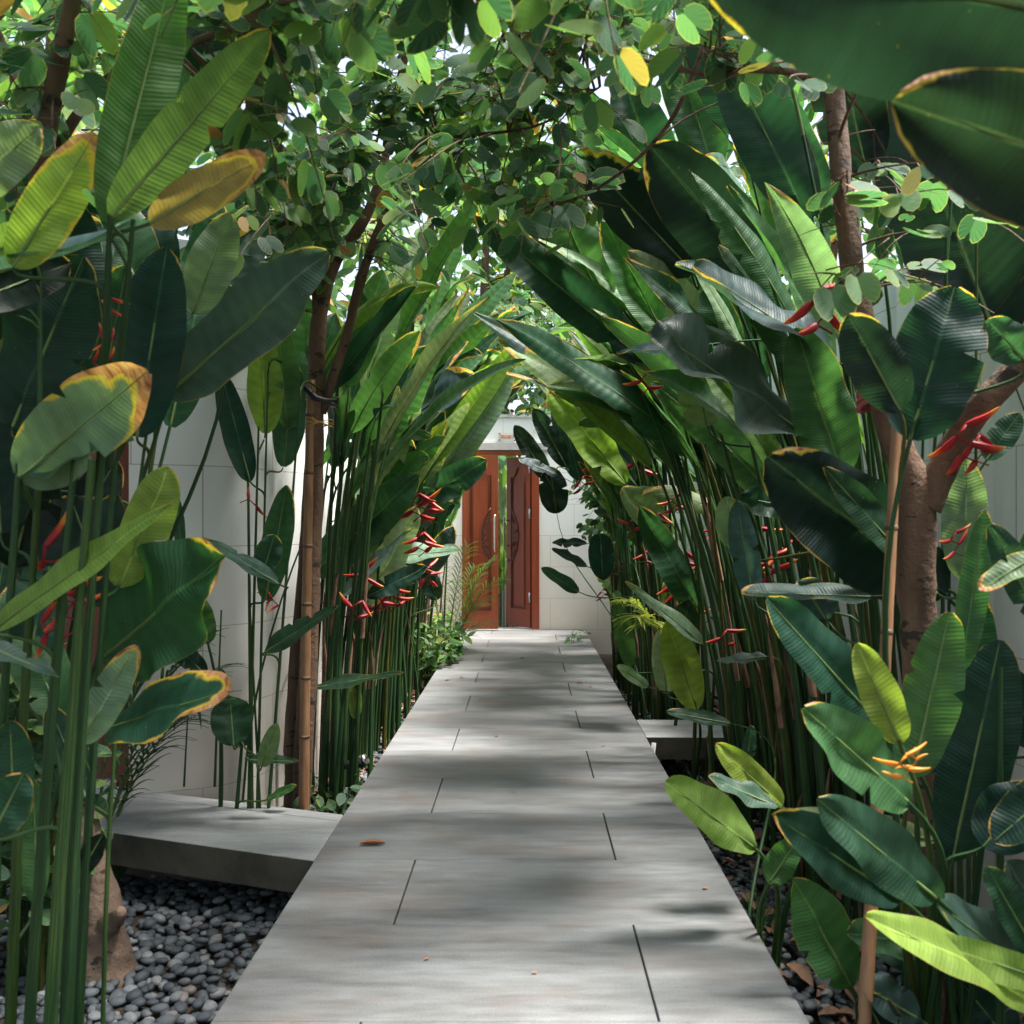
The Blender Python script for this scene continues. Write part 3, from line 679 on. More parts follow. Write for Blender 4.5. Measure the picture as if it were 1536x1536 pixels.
# left tree
tree('orchid_tree', (a(462, 900, 4.7).x, 4.7, G), 'slim red-brown tree at the left, tied to a bamboo pole with yellow wire',
     [([a(448, 1270, 4.72), a(462, 1000, 4.7), a(470, 800, 4.7), a(474, 620, 4.7), a(476, 500, 4.7), a(500, 400, 4.7), a(560, 300, 4.6), a(600, 120, 4.5), a(640, -100, 4.3)], [.050, .046, .044, .043, .040, .03, .026, .02, .014]),
      ([a(482, 620, 4.7), a(515, 520, 4.68), a(545, 410, 4.6), a(590, 300, 4.5), a(680, 180, 4.4), a(790, 100, 4.3)], [.028, .026, .024, .02, .014, .008]),
      ([a(440, 1270, 4.76), a(436, 1100, 4.76), a(455, 850, 4.76), a(468, 650, 4.72)], [.034, .032, .03, .028]),
      ([a(478, 500, 4.7), a(470, 420, 4.7), a(440, 300, 4.5), a(400, 150, 4.3), a(350, 0, 4.0)], [.026, .02, .016, .012, .008]),
      ([a(360, 400, 4.3), a(440, 340, 4.2), a(520, 250, 4.1), a(640, 210, 4.0), a(800, 190, 3.9), a(900, 130, 3.7)], [.012, .011, .010, .008, .006, .004])],
     vol(r, 62, 360, 820, 40, 370, 3.2, 5.4) + vol(r, 30, 330, 600, 240, 420, 3.6, 5.0) + vol(r, 22, 200, 430, 280, 480, 3.2, 4.6) + vol(r, 34, 300, 900, -120, 120, 3.0, 5.2) + vol(r, 16, 400, 620, -20, 130, 3.5, 5.0) + vol(r, 40, 250, 900, -700, -100, 2.4, 5.4),
     .094, .085, 22)
# front left tree: pale root on the pebbles, crown in the top left
tree('orchid_tree', (a(150, 1450, 3.35).x, 3.35, G), 'pale leaning tree rooted in the pebbles at the front left',
     [([a(160, 1475, 3.35), a(152, 1420, 3.35), a(150, 1370, 3.35), a(135, 1290, 3.35), a(112, 1200, 3.35), a(85, 1050, 3.33), a(60, 900, 3.3), a(40, 700, 3.2), a(40, 450, 3.0), a(70, 200, 2.8), a(120, -50, 2.6)], [.125, .092, .076, .060, .058, .052, .05, .045, .035, .03, .02]),
      ([a(150, 1400, 3.33), a(172, 1376, 3.28), a(182, 1366, 3.24)], [.055, .036, .016]),
      ([a(60, 260, 2.95), a(160, 120, 2.8), a(300, 60, 2.6), a(480, -20, 2.2), a(640, -80, 2.1)], [.02, .014, .01, .008, .005]),
      ([a(120, -50, 2.6), a(300, -260, 2.3), a(520, -420, 2.1)], [.018, .013, .008])],
     vol(r, 20, -60, 190, -40, 260, 2.5, 3.2) + vol(r, 20, 180, 520, -80, 60, 2.3, 3.1) + vol(r, 16, 400, 760, -160, 20, 1.7, 2.6) + vol(r, 10, 340, 520, 150, 330, 2.6, 3.1) + vol(r, 18, -200, 700, -900, -150, 1.5, 3.4),
     .086, .08, 23, barkm=M_BARKP)
# unseen trees added behind the camera to shade the near path
for k, (x, y, lab) in enumerate(((-1.5, -1.2, 'unseen leafy shade tree added behind the viewer on the left of the path'), (1.6, -2.2, 'unseen leafy shade tree added behind the viewer on the right of the path'))):
    rb = random.Random(90 + k)
    tree('orchid_tree', (x, y, G), lab, [([(x, y, G), (x, y, 1.2), (x * .9, y + .2, 2.4), (x * .5, y + .5, 3.4)], [.09, .075, .06, .03]), ([(x * .9, y + .2, 2.3), (x * .3, y + .9, 3.1), (x * -.2, y + 1.6, 3.5)], [.04, .03, .015])],
         [(x * .4 + rb.uniform(-1.5, 1.5), y + .6 + rb.uniform(-2, 2), rb.uniform(2.9, 4.3)) for _ in range(75)], .10, .06, 95 + k, guard=lambda p: False)
# vine arch in the distance
def guard_vine(p):
    x, y = proj(p); return (712 < x < 795 and y > 628) or (y > 665 and x < 845) or (y > 740 and x < 868)
vb = empty('climbing_vine', (1.3, 9.6, G), 'dark leafy climber arching over the path before the gate', 'vine')
rv = random.Random(31); tw = MB(); cr = MB()
arch = [Vector((.95, 9.6, G)), Vector((.93, 9.6, 1.2)), Vector((.82, 9.6, 2.2)), Vector((.45, 9.6, 2.85)), Vector((-.1, 9.6, 3.05)), Vector((-.7, 9.6, 3.0)), Vector((-1.4, 9.6, 2.8))]
tw.tube([arch[0].lerp(arch[1], t / 6) for t in range(7)] + arch[2:], .02, 6)
for k in range(360):
    u = rv.uniform(1.0, 5.9); i = int(u); q = arch[i].lerp(arch[min(i + 1, 6)], u - i)
    q = q + Vector((rv.uniform(-.12, .35), rv.uniform(-.7, .9), rv.uniform(-.25, .75)))
    leafy(tw, cr, q, q + Vector((rv.uniform(-.4, .4), rv.uniform(-.4, .3), rv.uniform(-.35, .2))), rv, .085, .045, guard=guard_vine, rad=.003, start=.05, sag=.3)
tw.build('stem', M_BARK, vb); c = cr.build('foliage', M_SMALL, vb); c.color = (.75, .85, .95, 1)
# background trees beyond the walls, plus unseen ones added to block sky and sun
bgt = [(-.6, 15.0, 7.5, 'leafy tree directly behind the gate opening'), (2.7, 14.8, 7.5, 'leafy tree behind the gate wall on its right side'), (-3.2, -3.0, 6, 'unseen leafy tree added far behind the viewer on the left to block low sky'), (0.2, -5.5, 6.5, 'unseen leafy tree added far behind the viewer in the middle to block low sky'), (3.6, -3.0, 6, 'unseen leafy tree added far behind the viewer on the right to block low sky'), (-3.6, 1.0, 5.5, 'unseen leafy tree added to the left of the viewer to block low sky'), (-3.3, 6.4, 5.2, 'leafy tree just beyond the scalloped left wall'), (4.1, 1.2, 5.6, 'unseen leafy shade tree added beyond the right wall level with the viewer'), (-5.2, 8.5, 6.5, 'broad leafy tree beyond the left wall, nearest the left edge'), (-3.6, 11.5, 7.5, 'leafy tree beyond the left wall near the gate end'), (-1.6, 16.0, 8.5, 'tall tree behind the gate, left of its middle'),
       (1.2, 17.0, 9.0, 'tall tree behind the gate, right of its middle'), (4.3, 13.0, 8.5, 'leafy tree beyond the right wall near the gate end'), (4.4, 8.0, 6.5, 'leafy tree beyond the middle of the right wall'), (4.2, 4.6, 5.5, 'leafy tree beyond the right wall at the right edge'),
       (-5.0, 4.9, 5.0, 'leafy tree beyond the side door')]
for k, (x, y, h, lab) in enumerate(bgt):
    rb = random.Random(300 + k); tg = []
    for _ in range(110):
        an = rb.uniform(0, 6.28); rr = math.sqrt(rb.random()) * h * .30; z = h * rb.uniform(.30, 1.02)
        tg.append((x + math.cos(an) * rr * (1.15 - .5 * abs(z / h - .6)), y + math.sin(an) * rr, z))
    limbs = [([(x, y, -.35), (x + .1, y, h * .3), (x - .1, y + .1, h * .62), (x, y, h * .95)], [.14, .12, .08, .03])]
    for j in range(5):
        an = j * 1.3 + k; limbs.append(([(x, y, h * (.25 + .08 * j)), (x + math.cos(an) * h * .12, y + math.sin(an) * h * .12, h * (.36 + .1 * j)), (x + math.cos(an) * h * .24, y + math.sin(an) * h * .24, h * (.42 + .1 * j))], [.06, .04, .015]))
    far = math.hypot(x, y) > 11
    tree('leafy_tree', (x, y, -.35), lab, limbs, tg, .19 if not far else .28, .09 if not far else .12, 400 + k, guard=lambda p: p.x > -1.9 and p.x < 2 and p.y < 11.9 and p.z < 3.2, tint=(1.6, 1.5, 1.1), ovate=True, group='trees beyond the walls', trad=.012)
# ================================================================ HELICONIA FILL CLUMPS
def blocked(pts, zone):
    for p in pts:
        if p.y < .5: return True
        x, y = proj(p)
        if zone(x, y, p): return True
    return False
def zone_main(x, y, p):
    if 700 < x < 848 and 628 < y < 960 and p.y < 12: return True
    if 848 <= x < 872 and 760 < y < 960: return True
    if y > 940:
        k = (y - 793); 
        if HX - .655 * k < x < HX + .572 * k and p.z > .0: return True
    if 128 < x <= 205 and 1040 < y < 1190: return True
    if 205 < x < 400 and 560 < y < 1190 and p.y < 12: return True
    if 945 < x < 1060 and 1075 < y < 1175: return True
    if abs(p.x) < .5 and p.z < 1.9: return True
    if -.84 < p.x < .75 and p.z < 1.5: return True
    return False
def clump(name, loc, label, n, rx, ry, hh, lean, blade_l, blade_w, seed, flowers=2, group=None, kinds=('mid', 'green', 'mid', 'grey', 'dark', 'pale'), zone=zone_main, leaves=(1, 3), cat='heliconia plant', maxl=95, ldens=1.):
    r = random.Random(seed); o = empty(name, (loc[0], loc[1], G), label, cat, group); nl = 0; tops = []
    for s in range(n):
        for tr in range(8):
            g = Vector((loc[0] + r.gauss(0, 1) * rx * .6, loc[1] + r.uniform(-1, 1) * ry, G))
            h = r.uniform(*hh); ln = Vector((lean[0] * r.uniform(.3, 1.3), lean[1] + r.uniform(-.25, .25), 0))
            top = g + Vector((ln.x * h / 2.4, ln.y * h / 2.4, h)); st = bez(g, g + Vector((ln.x * .15, ln.y * .2, h * .55)), top, 10)
            if (abs(g.x - (-.045)) > .86 or g.y > 12.5) and not blocked(st[1:], zone): break
        else: continue
        rad = r.uniform(.011, .019)
        mb = MB(); mb.tube(st, [rad * (1 - .5 * i / 10) for i in range(11)], 6, 0, False)
        for hk in range(r.choice((0, 0, 0, 1, 1, 2))):      # dry sheath peeling off the cane
            i = r.randint(0, 5); an = r.uniform(0, 6.28); oo = Vector((math.cos(an), math.sin(an), 0)); a0 = st[i]; a1 = st[i + 1]; a2 = st[i + 2]
            mb.tube([a0.lerp(a1, .2) + oo * rad * .25, a1 + oo * rad * .35, a1.lerp(a2, .5) + oo * rad * .6, a2 + oo * rad * r.uniform(1, 3)], [rad * .95, rad * 1.0, rad * .75, rad * .15], 5, 1, False, .3)
        mb.build('stalk', [M_STALK, M_DRYP], o)
        T0 = (st[-1] - st[-2]).normalized(); tops.append((top, T0, h))
        for k in range(r.randint(*leaves)):
            if nl >= maxl: break
            for tr in range(6):
                i = r.choice((7, 8, 9, 10)); b0 = st[i]; an = r.uniform(0, 6.28)
                out = Vector((math.cos(an), math.sin(an), 0)) * r.uniform(.1, .5) + Vector((lean[0] * 1.1, -.1, 0))
                dr = (T0 + out + Vector((0, 0, r.uniform(-.1, .5)))).normalized(); L = blade_l * r.uniform(.65, 1.25); pe = r.uniform(.08, .3)
                b = b0 + (T0 * .6 + dr * .4).normalized() * pe
                droop = r.choice((0, .05, .1, .2, .5)); mid = b + dr * L * .55; tip = b + dr * L + Vector((out.x * .3, out.y * .3, -droop)) * L
                chk = bez(b, mid, tip, 5)
                if not blocked(chk, zone): break
            else: continue
            nrm = Vector((r.uniform(-.9, .9), r.uniform(-1.6, .1), .7)); 
            make_leaf(o, b, tip, blade_w * r.uniform(.7, 1.25), mid, nrm, r.choice(kinds), r.choice((0, 0, .0, .12, .25, .4)), petiole=bez(b0, b0 + T0 * pe * .5, b, 4),
                      prof=r.choice(('oblong', 'oblong', 'lance', 'oval')), fold=r.uniform(.02, .45), ripple=r.uniform(.004, .02), curl=r.uniform(-.4, 1.2), tears=r.choice((0, 0, 1, 2, 3)), seed=seed * 1000 + nl, n=20, m=3)
            nl += 1
    for k in range(flowers):
        for tr in range(20):
            t, T0, h = r.choice(tops); p = t + Vector((r.uniform(-.2, .2), r.uniform(-.3, 0), -h * r.uniform(.15, .45)))
            if not blocked([p], zone): make_flower(o, p, Vector((r.uniform(-.3, .3), 0, -1)), r.uniform(.16, .28), r.randint(3, 4), seed * 77 + k); break
    return o
LG = 'heliconia clumps along the left side of the path'; RG = 'heliconia clumps along the right side of the path'
lk = ('green', 'mid', 'grey', 'pale', 'green', 'pale', 'dark', 'lime', 'green')
clump('heliconia', (-1.12, 5.35), 'left heliconia clump just past the side path, behind the bamboo pole', 36, .26, .45, (1.5, 2.5), (.25, 0), .85, .165, 51, 3, LG, lk, maxl=26)
clump('heliconia', (-1.12, 6.4), 'second left heliconia clump, beyond the spotlight, with hanging red flowers', 46, .24, .5, (1.5, 2.7), (.35, 0), .92, .17, 52, 4, LG, lk, maxl=46)
clump('heliconia', (-1.12, 7.6), 'third left heliconia clump, tall green canes beside the path edge', 44, .22, .55, (1.4, 2.7), (.35, 0), .92, .17, 53, 4, LG, lk, maxl=60)
clump('heliconia', (-1.2, 8.9), 'fourth left heliconia clump, beyond the tallest canes', 30, .24, .6, (1.2, 2.5), (.3, 0), .85, .165, 54, 3, LG, lk)
clump('heliconia', (-1.35, 10.5), 'farthest left heliconia clump, next to the palm by the gate', 22, .22, .8, (.8, 2.2), (.2, 0), .6, .15, 55, 2, LG, lk)
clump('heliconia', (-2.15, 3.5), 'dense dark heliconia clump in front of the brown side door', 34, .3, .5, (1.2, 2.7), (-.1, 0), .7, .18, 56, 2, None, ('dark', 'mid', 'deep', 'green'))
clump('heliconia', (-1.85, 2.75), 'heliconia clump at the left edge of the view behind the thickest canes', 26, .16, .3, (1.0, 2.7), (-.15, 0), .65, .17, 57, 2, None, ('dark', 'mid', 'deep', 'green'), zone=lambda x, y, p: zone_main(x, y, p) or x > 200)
rk = ('mid', 'green', 'green', 'grey', 'green', 'sun', 'pale', 'mid')
clump('heliconia', (1.42, 3.75), 'right heliconia clump with thin dark canes behind the foreground leaves', 44, .22, .5, (1.9, 3.0), (-.35, .1), .85, .16, 61, 3, RG, rk, leaves=(0, 2), maxl=24)
clump('heliconia', (1.35, 4.9), 'second right heliconia clump, leaning canes just before the right side path', 54, .26, .6, (2.0, 3.1), (-.5, 0), .92, .17, 62, 4, RG, rk, leaves=(0, 2), maxl=40)
clump('heliconia', (1.6, 6.1), 'right heliconia clump leaning over the right side path', 26, .16, .3, (1.8, 3.0), (-.5, 0), .9, .17, 63, 2, RG, rk, leaves=(0, 2))
clump('heliconia', (1.12, 6.95), 'right heliconia clump just past the right side path, with yellowing canes', 46, .18, .5, (1.6, 2.8), (-.35, 0), .85, .14, 64, 4, RG, rk)
clump('heliconia', (1.08, 8.1), 'dark right heliconia clump, dense upright canes beside the path', 46, .16, .55, (1.4, 2.7), (-.25, 0), .65, .15, 65, 4, RG, rk)
clump('heliconia', (1.08, 9.3), 'dark right heliconia clump beneath the climbing vine', 36, .14, .5, (1.1, 2.3), (-.15, 0), .6, .15, 66, 3, RG, rk)
clump('heliconia', (1.12, 10.6), 'farthest right heliconia clump, close to the gate wall', 22, .13, .6, (.6, 1.8), (-.1, 0), .5, .14, 67, 2, RG, rk)
clump('heliconia', (-.40, 13.5), 'bright leafy clump seen through the gate opening', 13, .3, .4, (.5, 2.2), (0, 0), .6, .16, 68, 0, None, ('lime', 'lime', 'pale'), zone=lambda x, y, p: p.y < 12.7, leaves=(2, 3))
mb = MB(); mb.box(-3.5, 3, 15.4, 15.6, -.35, 1.3); tag(mb.build('courtyard_wall', M_WALL, smooth=False), 'low pale wall inside the courtyard behind the gate', 'wall')
# ================================================================ FOREGROUND PLANTS (placed leaf by leaf)
def cane(o, x0, y0, x1, y1, d, wpx, d1=None, bend=0, name='stalk', mat=None):
    p0 = at(x0, y0, d); p1 = at(x1, y1, d1 or d); m = (p0 + p1) / 2 + Vector((bend, 0, 0)); w0 = wpx / F * d / 2
    P = bez(p0, m, p1, 26); ANCH.setdefault(o.name, []).extend(P[6:]); mb = MB(); rj = random.Random(int(x0 * 7 + y1)); ph = rj.uniform(0, 6); mb.tube(P, [w0 * (.82 - .36 * i / 26) for i in range(27)], 8, 0, False, .06)
    for q in range(3 if wpx > 12 else 0):
        k0 = rj.randint(0, 5); k1 = rj.randint(14, 26); tw_ = rj.uniform(.5, 1.6); an = ph + q * 2.1
        mb.tube([P[i] + Vector((math.cos(an + tw_ * i / 26), math.sin(an + tw_ * i / 26), 0)) * w0 * (.5 - .15 * i / 26) for i in range(k0, k1 + 1)], [w0 * (.55 - .25 * i / 26) * (1 if i < k1 - 1 else .35) for i in range(k0, k1 + 1)], 7, 0, False, .05)
    return mb.build(name, mat or M_STALK, o)
def root(px, d): return (at(px, 0, d).x, d, G)
def plant(name, px, d, label, cat, group=None): 
    return empty(name, root(px, d), label, cat, group)
H = hero
# ---- front left clump
A = plant('heliconia', 90, 2.3, 'large heliconia clump at the front left with thick dark canes and big scorched leaves', 'heliconia plant')
for (x0, x1, d, wp) in ((28, 112, 2.25, 20), (62, 138, 2.2, 24), (86, 152, 2.3, 24), (104, 172, 2.4, 18), (5, 60, 2.4, 20), (-30, 30, 2.3, 22)):
    cane(A, x0, 1830, x1, 690, d, wp, bend=-.02)
cane(A, 165, 700, 200, 330, 2.4, 13, 2.1); cane(A, 150, 700, 165, 320, 2.35, 15, 2.08); cane(A, 60, 700, 60, 420, 2.4, 12); cane(A, 205, 745, 255, 590, 2.7, 9)
cane(A, 120, 1100, 205, 745, 2.6, 11); cane(A, 155, 690, 190, 420, 2.5, 14)
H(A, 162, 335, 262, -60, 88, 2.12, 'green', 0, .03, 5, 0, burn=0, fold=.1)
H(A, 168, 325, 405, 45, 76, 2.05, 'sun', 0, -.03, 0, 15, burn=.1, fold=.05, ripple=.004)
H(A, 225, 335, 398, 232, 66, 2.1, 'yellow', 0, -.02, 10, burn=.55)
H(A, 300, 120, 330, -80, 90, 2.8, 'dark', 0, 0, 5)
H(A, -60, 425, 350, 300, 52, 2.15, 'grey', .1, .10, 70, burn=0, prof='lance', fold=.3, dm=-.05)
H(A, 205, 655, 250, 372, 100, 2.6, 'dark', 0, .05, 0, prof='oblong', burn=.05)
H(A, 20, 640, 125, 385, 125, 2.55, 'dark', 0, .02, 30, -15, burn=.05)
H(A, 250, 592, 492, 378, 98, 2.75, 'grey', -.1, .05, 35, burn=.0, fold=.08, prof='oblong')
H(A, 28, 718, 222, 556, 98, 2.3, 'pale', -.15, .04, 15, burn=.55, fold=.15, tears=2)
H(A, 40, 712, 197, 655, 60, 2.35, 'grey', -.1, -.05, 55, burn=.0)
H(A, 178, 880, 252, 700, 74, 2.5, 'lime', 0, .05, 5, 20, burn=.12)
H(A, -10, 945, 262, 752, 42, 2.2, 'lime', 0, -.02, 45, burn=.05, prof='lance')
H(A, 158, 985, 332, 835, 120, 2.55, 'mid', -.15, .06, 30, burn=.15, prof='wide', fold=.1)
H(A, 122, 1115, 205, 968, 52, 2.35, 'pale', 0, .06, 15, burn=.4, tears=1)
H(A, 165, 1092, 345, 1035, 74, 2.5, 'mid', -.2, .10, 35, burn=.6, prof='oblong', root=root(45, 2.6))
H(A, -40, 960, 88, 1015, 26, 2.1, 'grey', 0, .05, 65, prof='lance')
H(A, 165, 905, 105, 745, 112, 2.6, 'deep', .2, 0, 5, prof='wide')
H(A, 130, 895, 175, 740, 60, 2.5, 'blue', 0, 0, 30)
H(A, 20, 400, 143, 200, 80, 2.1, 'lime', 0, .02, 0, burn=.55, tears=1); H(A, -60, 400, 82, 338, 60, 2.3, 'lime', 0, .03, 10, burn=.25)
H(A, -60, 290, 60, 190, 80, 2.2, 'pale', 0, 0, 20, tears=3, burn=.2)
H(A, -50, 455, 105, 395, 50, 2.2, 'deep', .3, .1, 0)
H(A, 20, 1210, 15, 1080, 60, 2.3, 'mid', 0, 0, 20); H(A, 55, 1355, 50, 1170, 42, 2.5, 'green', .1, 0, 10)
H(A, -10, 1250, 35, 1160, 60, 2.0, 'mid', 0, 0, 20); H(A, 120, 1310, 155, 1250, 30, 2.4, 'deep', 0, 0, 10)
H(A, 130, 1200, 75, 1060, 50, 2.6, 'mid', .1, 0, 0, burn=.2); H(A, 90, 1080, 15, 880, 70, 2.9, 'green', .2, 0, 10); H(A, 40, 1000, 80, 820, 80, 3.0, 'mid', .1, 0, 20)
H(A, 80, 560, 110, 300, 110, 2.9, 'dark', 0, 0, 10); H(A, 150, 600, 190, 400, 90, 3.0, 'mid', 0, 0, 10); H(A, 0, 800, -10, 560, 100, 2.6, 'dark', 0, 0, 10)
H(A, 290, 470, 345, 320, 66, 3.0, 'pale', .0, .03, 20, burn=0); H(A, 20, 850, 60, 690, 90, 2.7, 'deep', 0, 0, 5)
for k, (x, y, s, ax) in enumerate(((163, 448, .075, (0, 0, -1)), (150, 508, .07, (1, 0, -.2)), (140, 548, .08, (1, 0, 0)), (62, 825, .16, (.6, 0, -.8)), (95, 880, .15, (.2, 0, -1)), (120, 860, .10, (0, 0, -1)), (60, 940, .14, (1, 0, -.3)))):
    make_flower(A, at(x, y, 2.35), Vector(ax), s, 3 if s < .1 else 4, 700 + k)
# ---- plants against the left wall, ends of the side path
B = plant('heliconia', 375, 4.35, 'slender heliconia with few upright leaves in front of the scalloped wall', 'heliconia plant')
for (x0, x1, y1, wp) in ((378, 372, 705, 8), (385, 402, 560, 6), (372, 388, 640, 7), (400, 450, 600, 7), (392, 372, 850, 5), (352, 365, 1090, 9)): cane(B, x0, 1250, x1, y1, 4.35, wp)
H(A, 255, 640, 330, 300, 78, 3.3, 'mid', .1, .05, 15, 10, burn=0, root=root(70, 3.3)); H(A, 200, 560, 235, 300, 90, 3.4, 'dark', .1, .0, 10, 0, burn=0, root=root(50, 3.4)); H(A, 290, 480, 400, 330, 64, 3.5, 'grey', .1, .05, 30, 10, burn=0, root=root(80, 3.5)); H(A, 220, 480, 160, 280, 80, 3.2, 'mid', .1, .0, 10, 0, burn=.1, root=root(60, 3.2)); H(A, 330, 470, 300, 350, 50, 3.8, 'pale', .1, 0, 20, burn=0, root=root(90, 3.9))
H(A, 100, 480, 140, 250, 90, 3.1, 'dark', .1, 0, 10); H(A, 90, 830, 175, 690, 70, 2.9, 'deep', .1, 0, 10); H(A, 20, 700, 60, 520, 90, 2.9, 'deep', .1, 0, 10)
H(B, 375, 722, 332, 558, 42, 4.3, 'dark', 0, -.08, 0); H(B, 398, 650, 390, 478, 52, 4.4, 'lime', 0, .04, 0, 20, burn=0); H(B, 430, 640, 415, 470, 46, 4.5, 'green', 0, 0, 0, 20)
H(B, 425, 700, 440, 545, 48, 4.55, 'mid', 0, 0, 0, 20); H(B, 398, 900, 430, 728, 46, 4.3, 'mid', 0, .06, 10, burn=.15); H(B, 418, 876, 304, 806, 22, 4.1, 'grey', 0, -.22, 60, prof='lance')
H(B, 398, 978, 508, 908, 26, 4.1, 'mid', 0, .05, 50, prof='lance'); H(B, 395, 858, 412, 802, 40, 4.2, 'mid', 0, 0, 10)
H(B, 312, 965, 292, 890, 36, 4.2, 'green', 0, -.1, 5, root=root(330, 4.4)); H(B, 308, 1012, 240, 945, 34, 4.2, 'dark', 0, .12, 20); H(B, 272, 825, 264, 742, 18, 4.1, 'mid', 0, 0, 10)
H(B, 350, 1118, 345, 1045, 58, 4.1, 'mid', .1, 0, 40, prof='wide'); H(B, 393, 1150, 415, 1085, 26, 4.05, 'pale', 0, 0, 10); H(B, 400, 1200, 445, 1178, 12, 4.3, 'green', 0, 0, 50)
H(B, 372, 1140, 450, 1142, 14, 4.2, 'mid', 0, .15, 60, prof='lance'); cane(B, 276, 1180, 282, 1065, 4.4, 4); cane(B, 322, 1180, 332, 915, 4.4, 5)
H(B, 366, 1120, 330, 1040, 40, 4.3, 'dark', 0, 0, 30)
H(B, 465, 560, 455, 440, 44, 4.9, 'green', 0, 0, 0); H(B, 455, 610, 505, 470, 50, 5.0, 'mid', 0, 0, 0, 20); H(B, 520, 580, 575, 405, 52, 4.95, 'green', 0, .03, 5); H(B, 555, 560, 600, 420, 40, 5.2, 'pale', 0, .02, 10, tears=2)
for k, (x, y, s) in enumerate(((385, 755, .09), (408, 890, .08), (418, 905, .07))): make_flower(B, at(x, y, 4.3), Vector((-1, 0, .2)), s * 1.4, 2, 740 + k)
# ---- middle left leaves over the path
Cc = plant('heliconia', 545, 5.6, 'middle left heliconia with a dark green diagonal blade and a pale blue-grey one', 'heliconia plant')
H(Cc, 468, 862, 628, 712, 66, 5.4, 'mid', -.1, .04, 10, burn=.05, root=root(470, 5.6)); H(Cc, 555, 668, 712, 562, 74, 5.6, 'blue', -.2, .05, 55, burn=.2, prof='oval', root=root(520, 5.8), tears=1)
H(Cc, 505, 900, 618, 792, 24, 5.3, 'grey', 0, .06, 65, prof='lance'); H(Cc, 545, 912, 625, 760, 46, 5.5, 'pale', 0, .03, 0, 30, burn=0, root=root(530, 5.7)); H(Cc, 585, 835, 690, 825, 26, 5.6, 'pale', 0, .18, 55, prof='oval', burn=.1)
H(Cc, 552, 895, 640, 850, 30, 5.3, 'dark', 0, .06, 35, burn=.1); H(Cc, 575, 610, 640, 520, 40, 6.0, 'green', 0, 0, 10); H(Cc, 500, 700, 540, 560, 46, 5.6, 'dark', 0, 0, 5)
H(Cc, 470, 1032, 606, 1008, 18, 4.9, 'mid', 0, .06, 60, prof='lance'); H(Cc, 533, 1078, 532, 1020, 20, 5.0, 'lime', 0, 0, 0); H(Cc, 560, 640, 775, 408, 40, 6.2, 'green', 0, .02, 35, burn=.02)
H(Cc, 545, 760, 590, 650, 50, 5.9, 'pale', .1, 0, 20, tears=2); H(Cc, 590, 700, 640, 600, 60, 6.4, 'mid', 0, 0, 20)
for k, (x, y, s) in enumerate(((622, 742, .30), (630, 800, .26), (640, 850, .22), (588, 885, .24), (545, 838, .12), (560, 620, .16))): make_flower(Cc, at(x, y, 5.4 + k * .03), Vector((.1, 0, -1)), s * .85, 5 if s > .2 else 3, 760 + k)
D = plant('heliconia', 640, 7.2, 'left heliconia nearest the gate view, long folded yellow-green blades reaching up to the right', 'heliconia plant')
H(D, 640, 700, 782, 508, 40, 6.8, 'lime', 0, .03, 20, 20, burn=.0, fold=.5, root=root(610, 7.2)); H(D, 640, 745, 770, 560, 46, 7.0, 'pale', 0, .05, 10, 10, burn=.05, fold=.4, root=root(610, 7.3))
H(D, 650, 735, 705, 590, 60, 7.2, 'green', 0, .02, 10, burn=.05); H(D, 638, 748, 730, 690, 46, 6.9, 'mid', -.1, -.04, 10, burn=.05, root=root(600, 7.1)); H(D, 620, 760, 722, 655, 40, 7.1, 'grey', 0, 0, 30)
H(D, 610, 700, 655, 570, 50, 7.2, 'pale', 0, 0, 20, tears=2); H(D, 600, 640, 650, 540, 60, 7.6, 'mid', 0, 0, 10, tears=2); H(D, 655, 900, 640, 850, 30, 7.5, 'dark', 0, 0, 10); H(D, 640, 860, 680, 790, 34, 7.8, 'blue', 0, 0, 20, burn=.3)
H(D, 655, 560, 745, 470, 34, 7.6, 'pale', 0, .02, 20, fold=.5, tears=1); H(D, 640, 600, 730, 500, 36, 7.9, 'green', 0, .02, 20)
# ---- right, canes leaning in with big blades
E = plant('heliconia', 1180, 4.2, 'tall right heliconia leaning over the path with broad dark blades above', 'heliconia plant')
H(E, 975, 545, 712, 322, 66, 4.5, 'dark', 0, -.01, 0, 10, burn=.08, root=root(1150, 4.6), tears=1); H(E, 905, 460, 828, 285, 84, 4.6, 'green', 0, .03, 0, 10, burn=.12, root=root(1120, 4.7), fold=.1)
H(E, 895, 450, 775, 295, 76, 4.75, 'dark', 0, -.03, 5, burn=0); H(E, 1000, 510, 905, 328, 66, 4.4, 'green', 0, .05, 0, 20, burn=.18, root=root(1160, 4.5)); H(E, 1040, 410, 868, 225, 92, 4.0, 'deep', 0, .05, 10, burn=.35, tears=2)
H(E, 1010, 330, 930, 105, 80, 4.3, 'dark', 0, .03, 5, 0, root=root(1180, 4.5)); H(E, 1070, 260, 1000, 30, 76, 4.1, 'mid', 0, .03, 5, 10, root=root(1200, 4.3)); H(E, 1110, 200, 1040, -40, 80, 4.0, 'dark', 0, .03, 5, 0, root=root(1210, 4.2)); H(E, 960, 300, 850, 120, 66, 4.8, 'green', 0, .02, 5, 0, root=root(1150, 5.0)); H(E, 930, 330, 790, 215, 60, 5.0, 'dark', 0, .02, 5, 0, root=root(1130, 5.1)); H(E, 1300, 260, 1250, 40, 100, 3.6, 'deep', 0, 0, 0, 0, root=root(1330, 3.7))
